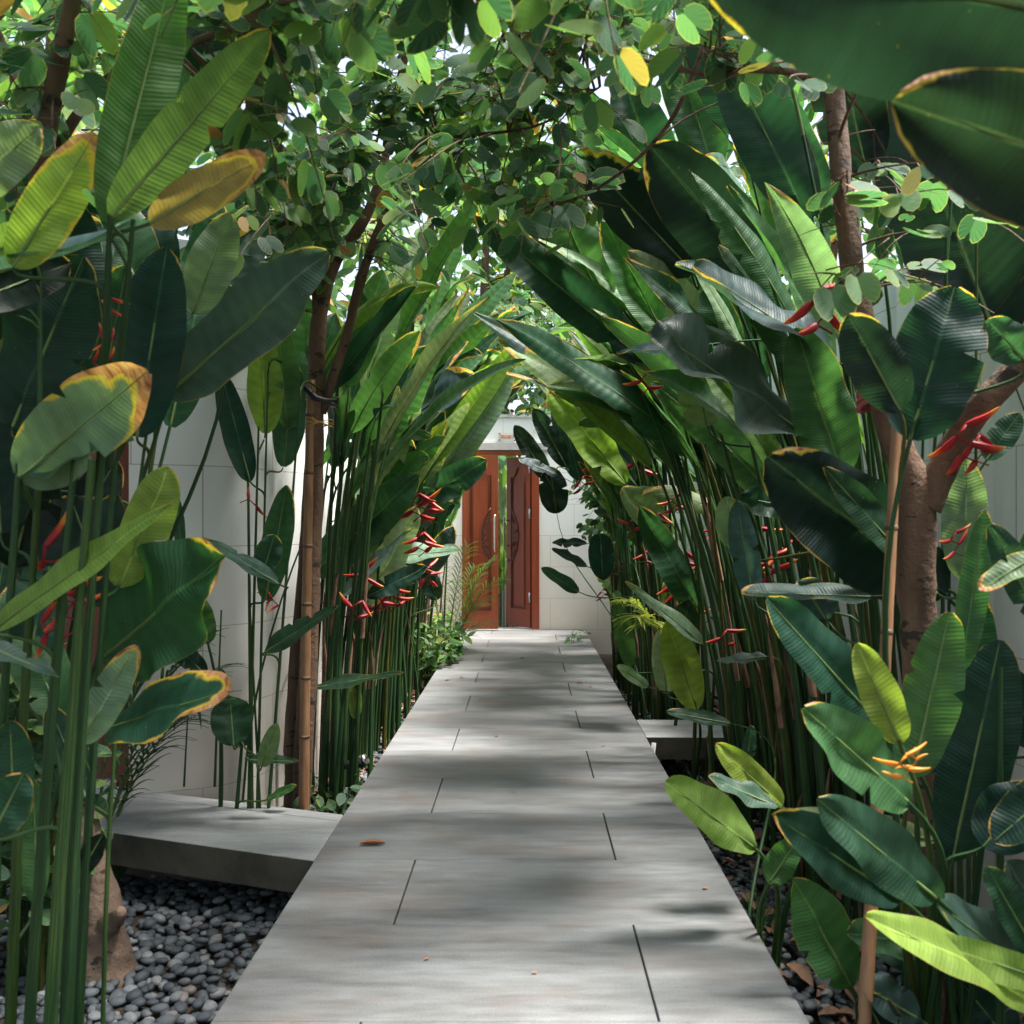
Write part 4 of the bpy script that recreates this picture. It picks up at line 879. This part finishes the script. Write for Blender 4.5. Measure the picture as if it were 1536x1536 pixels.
H(E, 985, 345, 865, 250, 80, 4.2, 'blue', 0, 0, 45, tears=1); H(E, 1142, 412, 975, 218, 118, 3.7, 'deep', 0, .04, -5, burn=.2, root=root(1230, 4.0)); H(E, 1212, 332, 1078, 55, 96, 3.5, 'dark', 0, .05, 0, 10, burn=.15, root=root(1300, 3.7))
H(E, 1245, 330, 1150, 110, 60, 3.7, 'mid', 0, .04, 10, burn=.3); H(E, 1252, 540, 1040, 398, 66, 3.3, 'grey', -.1, .07, 55, burn=.08, prof='oblong'); H(E, 1212, 655, 978, 492, 112, 3.3, 'blue', -.1, .06, 55, 0, burn=.0, prof='wide', root=root(1300, 3.6))
H(E, 1035, 520, 925, 530, 30, 3.6, 'blue', 0, -.05, 65, burn=.1); H(E, 1262, 715, 1195, 492, 92, 3.2, 'green', 0, .05, 0, 10, burn=.05, prof='oblong', root=root(1270, 3.4)); H(E, 1060, 640, 1040, 540, 70, 3.9, 'pale', 0, 0, 20)
H(E, 945, 615, 700, 464, 34, 5.3, 'grey', -.2, .05, 45, prof='lance', burn=.05, root=root(1040, 5.5)); H(E, 1000, 620, 930, 480, 40, 5.0, 'pale', 0, 0, 10, tears=1); H(E, 1100, 560, 1060, 430, 60, 4.0, 'mid', 0, 0, 10)
H(E, 1060, 480, 1000, 380, 50, 4.4, 'mid', 0, 0, 20); H(E, 1180, 760, 1110, 745, 45, 3.6, 'mid', 0, 0, 20); H(E, 1100, 820, 1090, 745, 46, 3.5, 'pale', 0, 0, 10); H(E, 1130, 900, 1105, 750, 44, 3.4, 'grey', 0, 0, 30)
H(E, 1230, 820, 1215, 700, 60, 3.7, 'mid', 0, 0, 10)
for k, (x, y, s) in enumerate(((950, 510, .10), (965, 560, .15), (1225, 462, .12), (1235, 480, .08))): make_flower(E, at(x, y, 4.2), Vector((.1, 0, -1)), s * 1.1, 3, 780 + k)
Fp = plant('heliconia', 985, 6.6, 'right heliconia beside the arch with a broad yellow-edged blade and hanging red flowers', 'heliconia plant')
H(Fp, 938, 725, 822, 578, 54, 6.3, 'lime', -.1, -.06, 15, 10, burn=.12, prof='oblong', root=root(985, 6.6), tears=1); H(Fp, 945, 735, 880, 590, 50, 6.6, 'grey', 0, -.02, 20, burn=.05); H(Fp, 960, 760, 925, 620, 60, 6.9, 'mid', 0, 0, 0)
H(Fp, 998, 800, 932, 732, 46, 5.8, 'pale', 0, -.06, 30, burn=.12, root=root(1010, 6.2)); H(Fp, 1050, 920, 960, 760, 48, 5.5, 'mid', 0, .05, 10, burn=.1, root=root(1060, 5.7)); H(Fp, 1055, 965, 938, 872, 22, 5.2, 'pale', 0, .05, 50, prof='lance')
H(Fp, 1045, 1065, 1000, 930, 54, 5.2, 'lime', 0, 0, 0, 20, burn=.05, root=root(1040, 5.4)); H(Fp, 1000, 1040, 990, 945, 34, 5.3, 'pale', 0, 0, 10); H(Fp, 1010, 1000, 1035, 900, 50, 5.5, 'mid', 0, 0, 10)
H(Fp, 972, 1030, 925, 998, 18, 5.2, 'pale', 0, -.1, 40); H(Fp, 868, 888, 812, 852, 20, 6.8, 'mid', 0, -.08, 35); H(Fp, 880, 850, 828, 822, 14, 7.0, 'blue', 0, -.05, 50); H(Fp, 880, 815, 828, 815, 13, 7.0, 'dark', 0, .05, 50)
H(Fp, 835, 712, 778, 688, 16, 8.0, 'blue', 0, -.08, 50, tears=1); H(Fp, 835, 770, 825, 700, 44, 8.2, 'deep', 0, 0, 0); H(Fp, 822, 720, 772, 638, 30, 8.2, 'deep', 0, 0, 10); H(Fp, 850, 700, 800, 612, 32, 8.4, 'deep', 0, 0, 10); H(Fp, 870, 720, 835, 590, 40, 8.6, 'dark', 0, 0, 0)
H(Fp, 900, 800, 905, 870, 40, 6.8, 'dark', 0, 0, 0); H(Fp, 945, 1000, 925, 900, 28, 6.4, 'green', 0, 0, 0)
for k, (x, y, s) in enumerate(((872, 715, .26), (885, 690, .2), (1010, 745, .2), (1025, 830, .24), (1010, 870, .24), (1030, 905, .30), (1065, 790, .14), (1060, 700, .2), (1125, 690, .16), (1100, 715, .14), (985, 770, .18))): make_flower(Fp, at(x, y, 5.6 if k > 1 else 7.8), Vector((.15, 0, -1)), s * .85, 4, 800 + k)
# ---- front right: lush low plants
Gp = plant('heliconia', 1370, 2.6, 'front right leafy plant with an orange flower and broad leaves around the tree foot', 'heliconia plant')
RG1 = root(1380, 2.55); RG2 = root(1440, 2.5); RG3 = root(1260, 2.9)
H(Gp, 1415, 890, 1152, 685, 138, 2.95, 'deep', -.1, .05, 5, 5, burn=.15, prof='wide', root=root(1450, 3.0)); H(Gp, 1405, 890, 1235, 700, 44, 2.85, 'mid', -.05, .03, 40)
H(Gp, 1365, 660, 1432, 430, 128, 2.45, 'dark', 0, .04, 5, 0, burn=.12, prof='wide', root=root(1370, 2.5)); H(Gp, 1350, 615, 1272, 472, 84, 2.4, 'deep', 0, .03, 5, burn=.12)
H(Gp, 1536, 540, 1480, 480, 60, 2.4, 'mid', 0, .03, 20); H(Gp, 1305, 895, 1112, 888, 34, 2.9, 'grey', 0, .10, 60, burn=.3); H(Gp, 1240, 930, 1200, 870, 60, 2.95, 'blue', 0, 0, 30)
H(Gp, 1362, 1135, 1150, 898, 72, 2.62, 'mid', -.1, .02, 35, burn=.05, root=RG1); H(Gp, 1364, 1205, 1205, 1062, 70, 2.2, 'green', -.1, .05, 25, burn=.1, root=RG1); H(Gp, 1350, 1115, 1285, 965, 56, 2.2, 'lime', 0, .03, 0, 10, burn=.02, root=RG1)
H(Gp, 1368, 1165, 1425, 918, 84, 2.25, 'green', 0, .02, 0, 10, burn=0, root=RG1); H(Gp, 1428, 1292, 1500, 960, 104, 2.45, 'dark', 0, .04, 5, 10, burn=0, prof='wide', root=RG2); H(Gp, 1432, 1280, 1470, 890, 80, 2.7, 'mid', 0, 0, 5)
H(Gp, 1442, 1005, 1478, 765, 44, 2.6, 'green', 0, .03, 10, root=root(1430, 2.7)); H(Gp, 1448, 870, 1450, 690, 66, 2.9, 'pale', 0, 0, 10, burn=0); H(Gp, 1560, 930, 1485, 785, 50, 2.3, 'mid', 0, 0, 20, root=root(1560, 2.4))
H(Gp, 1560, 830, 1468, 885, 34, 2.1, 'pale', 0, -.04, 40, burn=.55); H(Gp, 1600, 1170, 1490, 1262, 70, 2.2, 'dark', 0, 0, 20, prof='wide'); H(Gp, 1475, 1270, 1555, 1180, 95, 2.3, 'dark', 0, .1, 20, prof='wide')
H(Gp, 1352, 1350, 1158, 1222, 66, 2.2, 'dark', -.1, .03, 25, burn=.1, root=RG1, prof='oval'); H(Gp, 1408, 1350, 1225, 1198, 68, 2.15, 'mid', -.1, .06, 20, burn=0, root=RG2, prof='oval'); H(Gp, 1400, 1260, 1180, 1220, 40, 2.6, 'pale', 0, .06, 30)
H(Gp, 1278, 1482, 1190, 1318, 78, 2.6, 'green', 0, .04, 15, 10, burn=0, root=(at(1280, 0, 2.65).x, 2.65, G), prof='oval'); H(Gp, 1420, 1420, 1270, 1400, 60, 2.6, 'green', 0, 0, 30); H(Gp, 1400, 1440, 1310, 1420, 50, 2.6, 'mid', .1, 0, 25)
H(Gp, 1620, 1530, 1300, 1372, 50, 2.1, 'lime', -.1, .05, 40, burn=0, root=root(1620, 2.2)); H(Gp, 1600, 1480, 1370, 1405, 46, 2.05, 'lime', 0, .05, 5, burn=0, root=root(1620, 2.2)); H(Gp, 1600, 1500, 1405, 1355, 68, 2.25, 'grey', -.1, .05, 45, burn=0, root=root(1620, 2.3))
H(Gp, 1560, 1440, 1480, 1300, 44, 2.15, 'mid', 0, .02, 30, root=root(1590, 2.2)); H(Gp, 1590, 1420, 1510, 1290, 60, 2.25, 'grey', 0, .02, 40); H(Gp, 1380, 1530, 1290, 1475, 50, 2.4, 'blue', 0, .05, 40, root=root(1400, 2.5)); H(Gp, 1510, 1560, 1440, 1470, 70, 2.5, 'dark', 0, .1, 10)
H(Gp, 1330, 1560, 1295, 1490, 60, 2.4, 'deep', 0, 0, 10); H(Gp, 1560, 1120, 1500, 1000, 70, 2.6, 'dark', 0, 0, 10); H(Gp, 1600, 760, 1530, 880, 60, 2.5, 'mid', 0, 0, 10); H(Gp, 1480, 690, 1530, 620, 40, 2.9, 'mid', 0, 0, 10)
for x0, x1, y1, wp, d in ((1385, 1375, 1180, 16, 2.55), (1400, 1410, 1290, 15, 2.5), (1440, 1440, 1290, 18, 2.5), (1455, 1452, 990, 12, 2.6), (1500, 1500, 1000, 16, 2.4), (1420, 1425, 600, 9, 3.0), (1460, 1465, 330, 8, 3.1), (1330, 1440, 100, 9, 3.3), (1345, 1385, 650, 9, 3.2), (1405, 1420, 350, 10, 3.1)): cane(Gp, x0, 1750, x1, y1, d, wp)
make_flower(Gp, at(1352, 1135, 2.05), Vector((.25, 0, -1)), .10, 4, 820, True); make_flower(Gp, at(1372, 1150, 2.08), Vector((-.1, 0, 1)), .07, 3, 822, True)
for k, (x, y, s) in enumerate(((1440, 640, .22), (1462, 655, .18), (1428, 800, .14))): make_flower(Gp, at(x, y, 2.6), Vector((.3, 0, -1)), s * .8, 4, 830 + k)
Hp = plant('young_heliconia', 1150, 3.1, 'young heliconia with a bright yellow-green leaf leaning over the right edge of the path', 'heliconia plant')
H(Hp, 1132, 1272, 998, 1172, 56, 3.0, 'lime', -.05, .10, 25, 10, burn=0, root=root(1158, 3.1), prof='oblong'); H(Hp, 1172, 1208, 1073, 1116, 42, 3.2, 'lime', 0, .06, 15, burn=0, root=root(1165, 3.3)); H(Hp, 1165, 1210, 1062, 1165, 28, 3.15, 'grey', 0, .05, 55)
H(Hp, 1154, 1325, 1196, 1260, 46, 2.95, 'green', 0, .04, 20, root=root(1155, 3.05), burn=0); H(Hp, 1120, 1145, 1128, 1088, 20, 3.3, 'mid', 0, 0, 10); H(Hp, 1095, 1085, 1000, 1068, 20, 4.4, 'mid', 0, .08, 45); H(Hp, 1150, 985, 1075, 992, 16, 4.0, 'grey', 0, 0, 65)
# ---- big near leaves in the top right corner
I = plant('banana_plant', 1900, 1.4, 'large out-of-focus dark leaves hanging in at the top right corner', 'banana plant')
H(I, 1850, 60, 1050, -70, 270, 1.25, 'deep', 0, .03, 15, 0, burn=.12, prof='wide', fold=.05, curl=.3); H(I, 1900, 340, 1342, 150, 195, 1.2, 'deep', 0, .07, 15, -5, burn=.12, prof='wide', fold=.05, root=root(2000, 1.4))
cane(I, 2000, 1900, 1850, 90, 1.4, 30, 1.25)
H(I, 1500, 520, 1330, 80, 160, 3.3, 'deep', .3, 0, 0, 0, burn=0, prof='wide')
# ================================================================ BAMBOO POLES, TIES
def bamboo(p0, p1, r0, label, bend=0):
    p0 = Vector(p0); p1 = Vector(p1); n = 46; mb = MB(); L = (p1 - p0).length; sp = .33; o = empty('bamboo_pole', p0, label, 'pole')
    P = bez(p0, (p0 + p1) / 2 + Vector((bend, 0, 0)), p1, n); mb.tube(P, [r0 * (1 - .22 * i / n) * (1 + .03 * math.sin(i * 1.7)) for i in range(n + 1)], 12, 0); mb.build('culm', M_BAMB, o)
    k = .21
    while k < L - .05:
        i = k / L; q = p0.lerp(p1, i) + Vector((bend * 2 * i * (1 - i), 0, 0)); T = (p1 - p0).normalized(); r = r0 * (1 - .22 * i)
        mb = MB(); mb.tube([q - T * .008, q - T * .003, q + T * .003, q + T * .008], [r * 1.01, r * 1.12, r * 1.12, r * 1.01], 12); mb.build('node', M_BAMBN, o); k += sp * (1 + .12 * math.sin(k * 9))
    return o
bamboo(at(1293, 1500, 2.35) + Vector((-.01, 0, -.30)), at(1346, 612, 2.62), .019, 'thick bamboo pole propping the forked tree at the right', .01)
bamboo((at(455, 1262, 4.6).x, 4.6, G), at(467, 570, 4.62), .027, 'weathered bamboo pole leaning on the slim left tree', -.01)
mb = MB()
for k in range(5):
    z = k * .012; cpt = at(1322, 608, 2.72); mb.tube([cpt + Vector((math.cos(t) * .062, math.sin(t) * .085, z + .01 * math.sin(t * 2 + k))) for t in [j * math.pi / 9 for j in range(19)]], .0075, 6)
tag(mb.build('tie', M_PINK), 'faded pink cloth tie holding the bamboo pole to the forked tree', 'tie')
mb = MB(); cpt = at(480, 598, 4.68)
mb.tube([cpt + Vector((-.085, -.07, .07)), cpt + Vector((-.04, -.085, .03)), cpt + Vector((.0, -.085, -.01)), cpt + Vector((.05, -.07, -.02)), cpt + Vector((.10, -.06, -.015))], [.012, .017, .018, .013, .006], 8)
mb.tube([cpt + Vector((math.cos(t) * .08, math.sin(t) * .08, -.015 - .02 * math.cos(t))) for t in [j * math.pi / 9 for j in range(19)]], .008, 6)
tag(mb.build('strap', M_BLACK), 'black strap around the slim left tree and its pole', 'strap')
mb = MB(); cpt = at(476, 632, 4.68)
for k in range(3): mb.tube([cpt + Vector((math.cos(t) * .08, math.sin(t) * .09, (k - 1) * .03 * math.cos(t) - .012 * k)) for t in [j * math.pi / 9 for j in range(19)]], .0025, 5)
tag(mb.build('wire', M_WIRE), 'thin yellow wire wound around the slim left tree below the strap', 'wire')
# ================================================================ SMALL THINGS
sp = empty('garden_spotlight', at(524, 1215, 5.1), 'small black garden spotlight on a stake by the left path edge', 'spotlight')
b = at(524, 1215, 5.1); mb = MB(); mb.tube([b + Vector((0, 0, -.05)), b + Vector((0, 0, .24))], .012, 8); mb.build('stake', M_BLACK, sp)
mb = MB(); h = b + Vector((.0, 0, .255)); mb.tube([h + Vector((-.03, .0, -.01)), h + Vector((.02, -.01, .0)), h + Vector((.085, -.03, .03))], [.02, .03, .033], 12); mb.build('housing', M_BLACK, sp)
mb = MB(); mb.tube([h + Vector((.0855, -.03, .03)), h + Vector((.10, -.034, .037))], [.031, .031], 12); mb.build('lamp_glass', M_STEEL, sp)
mb = MB(); mb.tube(bez(h + Vector((-.03, 0, -.01)), h + Vector((-.12, .03, -.02)), b + Vector((-.17, .05, -.06)), 10), .004, 5); mb.build('cable', M_BLACK, sp)
mb = MB(); p = at(518, 1220, 5.0); mb.tube([p + Vector((0, 0, -.03)), p + Vector((.002, 0, .14))], .012, 10); tag(mb.build('pipe', M_PVC), 'short grey pipe stub standing in the pebbles by the spotlight', 'pipe')
mb = MB(); p = at(518, 1125, 6.5); mb.tube([p + Vector((0, 0, -.05)), at(532, 930, 6.6)], [.020, .018], 10); tag(mb.build('pipe', M_WHITE), 'tall thin white pipe leaning among the left canes', 'pipe')
mb = MB(); p = at(976, 1132, 5.55); mb.tube([p + Vector((0, 0, -.1)), p + Vector((.02, 0, .07))], .014, 10); tag(mb.build('pipe', M_WHITE), 'white pipe stub at the right path edge before the side slab', 'pipe')
def dry(px, py, sx, sy, rot, label, m=M_DRY, name='fallen_leaf', cur=.25):
    d = F * CH / (py - HY); p = at(px, py, d); mb = MB(); n = 10; vs = []
    for i in range(n + 1):
        t = i / n; w_ = sy * (math.sin(math.pi * min(1, t * .93 + .04)) ** .7)
        for v in (-1, -.4, 0, .4, 1):
            q = Vector(((t - .5) * sx, v * w_ / 2, .004 + abs(v) * w_ * cur + .012 * sx / .1 * (t - .5) ** 2)); vs.append(p + Matrix.Rotation(rot, 3, 'Z') @ q)
    mb.add(vs, [(i * 5 + j, (i + 1) * 5 + j, (i + 1) * 5 + j + 1, i * 5 + j + 1) for i in range(n) for j in range(4)]); return tag(mb.build(name, m), label, 'leaf')
dry(559, 1268, .105, .03, .05, 'curled reddish dry leaf lying on the left of the near path', cur=.6)
dry(1058, 1334, .022, .016, .4, 'tiny red fragment near the right edge of the path'); dry(848, 1175, .03, .008, .1, 'thin dark twig bit, in the middle of the path'); dry(770, 1190, .03, .008, 2.9, 'tiny brown bit left of the thin twig')
dry(671, 1021, .05, .03, .3, 'small orange dry leaf at the far left edge of the path'); dry(693, 1017, .05, .03, 1.1, 'small brown curled leaf next to the orange one at the far left'); dry(869, 1025, .055, .03, .2, 'small orange leaf at the far right edge of the path'); dry(783, 988, .06, .025, .3, 'small reddish leaf on the far middle of the path'); dry(886, 1031, .04, .02, .8, 'tiny orange leaf bit beside the far right orange leaf')
dry(745, 1105, .04, .02, 1.9, 'small curled brown leaf beside the left joint in the middle of the path'); dry(905, 1120, .03, .014, .5, 'tiny tan leaf scrap near the right slab in the middle of the path'); dry(640, 1440, .02, .010, .9, 'dark speck of leaf left of the nearest joint'); dry(802, 1461, .016, .010, .2, 'dark crumb lying near the middle of the nearest slab')
# litter among the canes
def litter(name, spots, seed):
    r = random.Random(seed); mb = MB()
    for (x0, x1, y0, y1, n) in spots:
        for _ in range(n):
            p = Vector((r.uniform(x0, x1), r.uniform(y0, y1), -.262 + r.uniform(0, .02))); s = r.uniform(.03, .11); q = Matrix.Rotation(r.uniform(0, 6.28), 3, 'Z') @ Matrix.Rotation(r.uniform(-.6, .6), 3, 'Y')
            vs = []
            for i in range(6):
                t = i / 5; w_ = s * .35 * math.sin(math.pi * (t * .9 + .05))
                for v in (-1, 0, 1): vs.append(p + q @ Vector(((t - .5) * s, v * w_, abs(v) * w_ * .7 + r.uniform(-.003, .003))))
            mb.add(vs, [(i * 3 + j, (i + 1) * 3 + j, (i + 1) * 3 + j + 1, i * 3 + j + 1) for i in range(5) for j in range(2)])
    return stuff(mb.build(name, M_DRYP))
litter('leaf_litter', [(-1.5, -.88, 4.4, 9, 420), (.85, 1.8, 2.5, 9.5, 620)], 3)
# dead rolled leaf in the dark by the arch
dl = empty('dead_leaf', at(872, 690, 9.0), 'curled brown dead leaf caught in the dark vines right of the gate', 'leaf')
mb = MB(); blade(mb, bez(at(852, 662, 9.0), at(872, 672, 8.9), at(895, 700, 9.0), 8), .16, Vector((.2, -1, .3)), 'oval', .5, .03, 1., 0, 5); c = mb.build('leaf', [M_DRYP, M_DRYP], dl)
# palms
def palm(px, d, zroot, label, fronds, seed, tint=(.03, .09, .03), ll=.3):
    r = random.Random(seed); base = at(px, 0, d); base.z = zroot; o = empty('palm', base, label, 'palm')
    for (tx, ty, td) in fronds:
        tip = at(tx, ty, td); mid = (base + tip) / 2 + Vector((0, 0, (tip - base).length * .32)); P = bez(base, mid, tip, 22); mb = MB()
        mb.tube(P, [.007 * (1 - .8 * i / 22) for i in range(23)], 5, 1, False)
        for i in range(6, 23):
            for sg in (-1, 1):
                T = (P[min(i + 1, 22)] - P[i - 1]).normalized(); S = T.cross(Vector((0, 0, 1))).normalized() * sg; L = ll * math.sin(math.pi * (i - 4) / 21) ** .6 * r.uniform(.85, 1.1)
                d1 = (S * .8 + T * .75 + Vector((0, 0, r.uniform(-.1, .25)))).normalized(); q = P[i]; Q = bez(q, q + d1 * L * .6, q + d1 * L - Vector((0, 0, L * r.uniform(.15, .5))), 5); W = Vector((0, 0, 1)).cross(d1).normalized()
                vs = []; us = []
                for k, c in enumerate(Q):
                    w_ = .007 * math.sin(math.pi * (k / 5 * .85 + .15)) + .0005; vs += [c - W * w_, c + Vector((0, 0, -.002)), c + W * w_]; us += [(k / 6, .2), (k / 6, .5), (k / 6, .8)]
                mb.add(vs, [(k * 3 + j, k * 3 + 3 + j, k * 3 + 4 + j, k * 3 + 1 + j) for k in range(5) for j in range(2)], us, 0)
        c = mb.build('frond', [M_LEAF, M_RIB], o); c.color = (*tint, r.choice((0, 0, .2)))
    return o
palm(668, 10.2, G, 'feathery palm beside the left gate leaf at the far end of the path', [(740, 838, 10.0), (748, 868, 9.8), (722, 900, 9.9), (700, 820, 10.4), (640, 850, 10.2), (725, 935, 9.7), (655, 830, 9.9), (690, 870, 9.5), (712, 850, 10.6)], 5, (.06, .12, .03))
palm(140, 4.25, G, 'dark feathery palm in front of the brown side door', [(325, 1005, 4.2), (300, 960, 4.25), (250, 930, 4.3), (310, 1055, 4.1), (200, 900, 4.3), (60, 950, 4.2), (260, 1080, 3.95)], 6, (.018, .05, .022), .28)
palm(985, 6.2, G + .9, 'small bright yellow-green palm tuft among the right canes', [(940, 900, 6.1), (955, 925, 6.0), (975, 935, 6.0), (1000, 880, 6.2)], 7, (.22, .26, .06), .2)
# grass tufts
def tuft(px, py, z, label, n, h, seed):
    r = random.Random(seed); d = F * (CH - z) / (py - HY); b = at(px, py, d); mb = MB()
    for _ in range(n):
        a_ = r.uniform(0, 6.28); o = Vector((math.cos(a_), math.sin(a_), 0)); q = b + o * r.uniform(0, .03); hh = h * r.uniform(.5, 1.2); Q = bez(q, q + o * hh * .3 + Vector((0, 0, hh)), q + o * hh * r.uniform(.5, 1.3) + Vector((0, 0, hh * r.uniform(.3, .9))), 7); W = Vector((-o.y, o.x, 0)); vs = []; us = []
        for k, c in enumerate(Q): w_ = .0035 * (1 - k / 7.3); vs += [c - W * w_, c + W * w_]; us += [(k / 8, .3), (k / 8, .7)]
        mb.add(vs, [(k * 2, k * 2 + 2, k * 2 + 3, k * 2 + 1) for k in range(7)], us)
    c = mb.build('grass_tuft', [M_LEAF]); c.color = (.03, .09, .035, .1); return tag(c, label, 'grass')
tuft(175, 1320, G + .05, 'dark arching grass tuft under the left side slab', 34, .34, 1); tuft(1140, 1400, G, 'grass tuft at the right path edge below the yellow-green leaf', 30, .22, 2); tuft(1460, 1640, G, 'grass tuft with orange-tipped blades in the front right corner', 30, .3, 3)
tuft(1085, 1240, G, 'thin grass tuft in the pebbles just right of the path', 26, .22, 4); tuft(1045, 1190, G, 'pale short grass tuft beside the right side slab', 24, .16, 5)
# low shrubs at the far left end and by the spotlight
def shrub(px, d, label, n, hgt, size, seed, tint=(1, 1, 1), rad=.2, cat='shrub'):
    r = random.Random(seed); b = at(px, 0, d); b.z = G; o = empty('shrub', b, label, cat); tw = MB(); cr = MB()
    for _ in range(n):
        t = b + Vector((r.uniform(-rad, rad), r.uniform(-rad, rad) * 1.4, hgt * r.uniform(.4, 1.1))); leafy(tw, cr, b + Vector((r.uniform(-.05, .05), r.uniform(-.1, .1), 0)), t, r, size, size * .55, True, guard=lambda p: PXL - .01 < p.x < PXR + .01 and p.z < .03, start=.3)
    tw.build('twigs', M_STALK, o); c = cr.build('foliage', M_SMALL, o); c.color = (*tint, 1); return o
shrub(655, 9.0, 'low bushy shrub under the palm at the far left of the path', 46, .75, .10, 1, (1.1, 1.1, .8), .28); shrub(655, 10.9, 'bright low shrub at the foot of the left gate leaf', 30, .7, .10, 2, (1.6, 1.5, .8), .22)
shrub(500, 4.75, 'thin leafy sprig growing behind the bamboo pole', 7, .42, .075, 3, (1, 1, 1), .22); shrub(862, 10.6, 'small green shrub at the foot of the wall right of the gate', 14, .5, .10, 4, (1.4, 1.4, .9), .12); shrub(60, 3.3, 'dark leafy shrub behind the front left canes', 40, 1.3, .10, 5, (.7, .8, .8), .16)
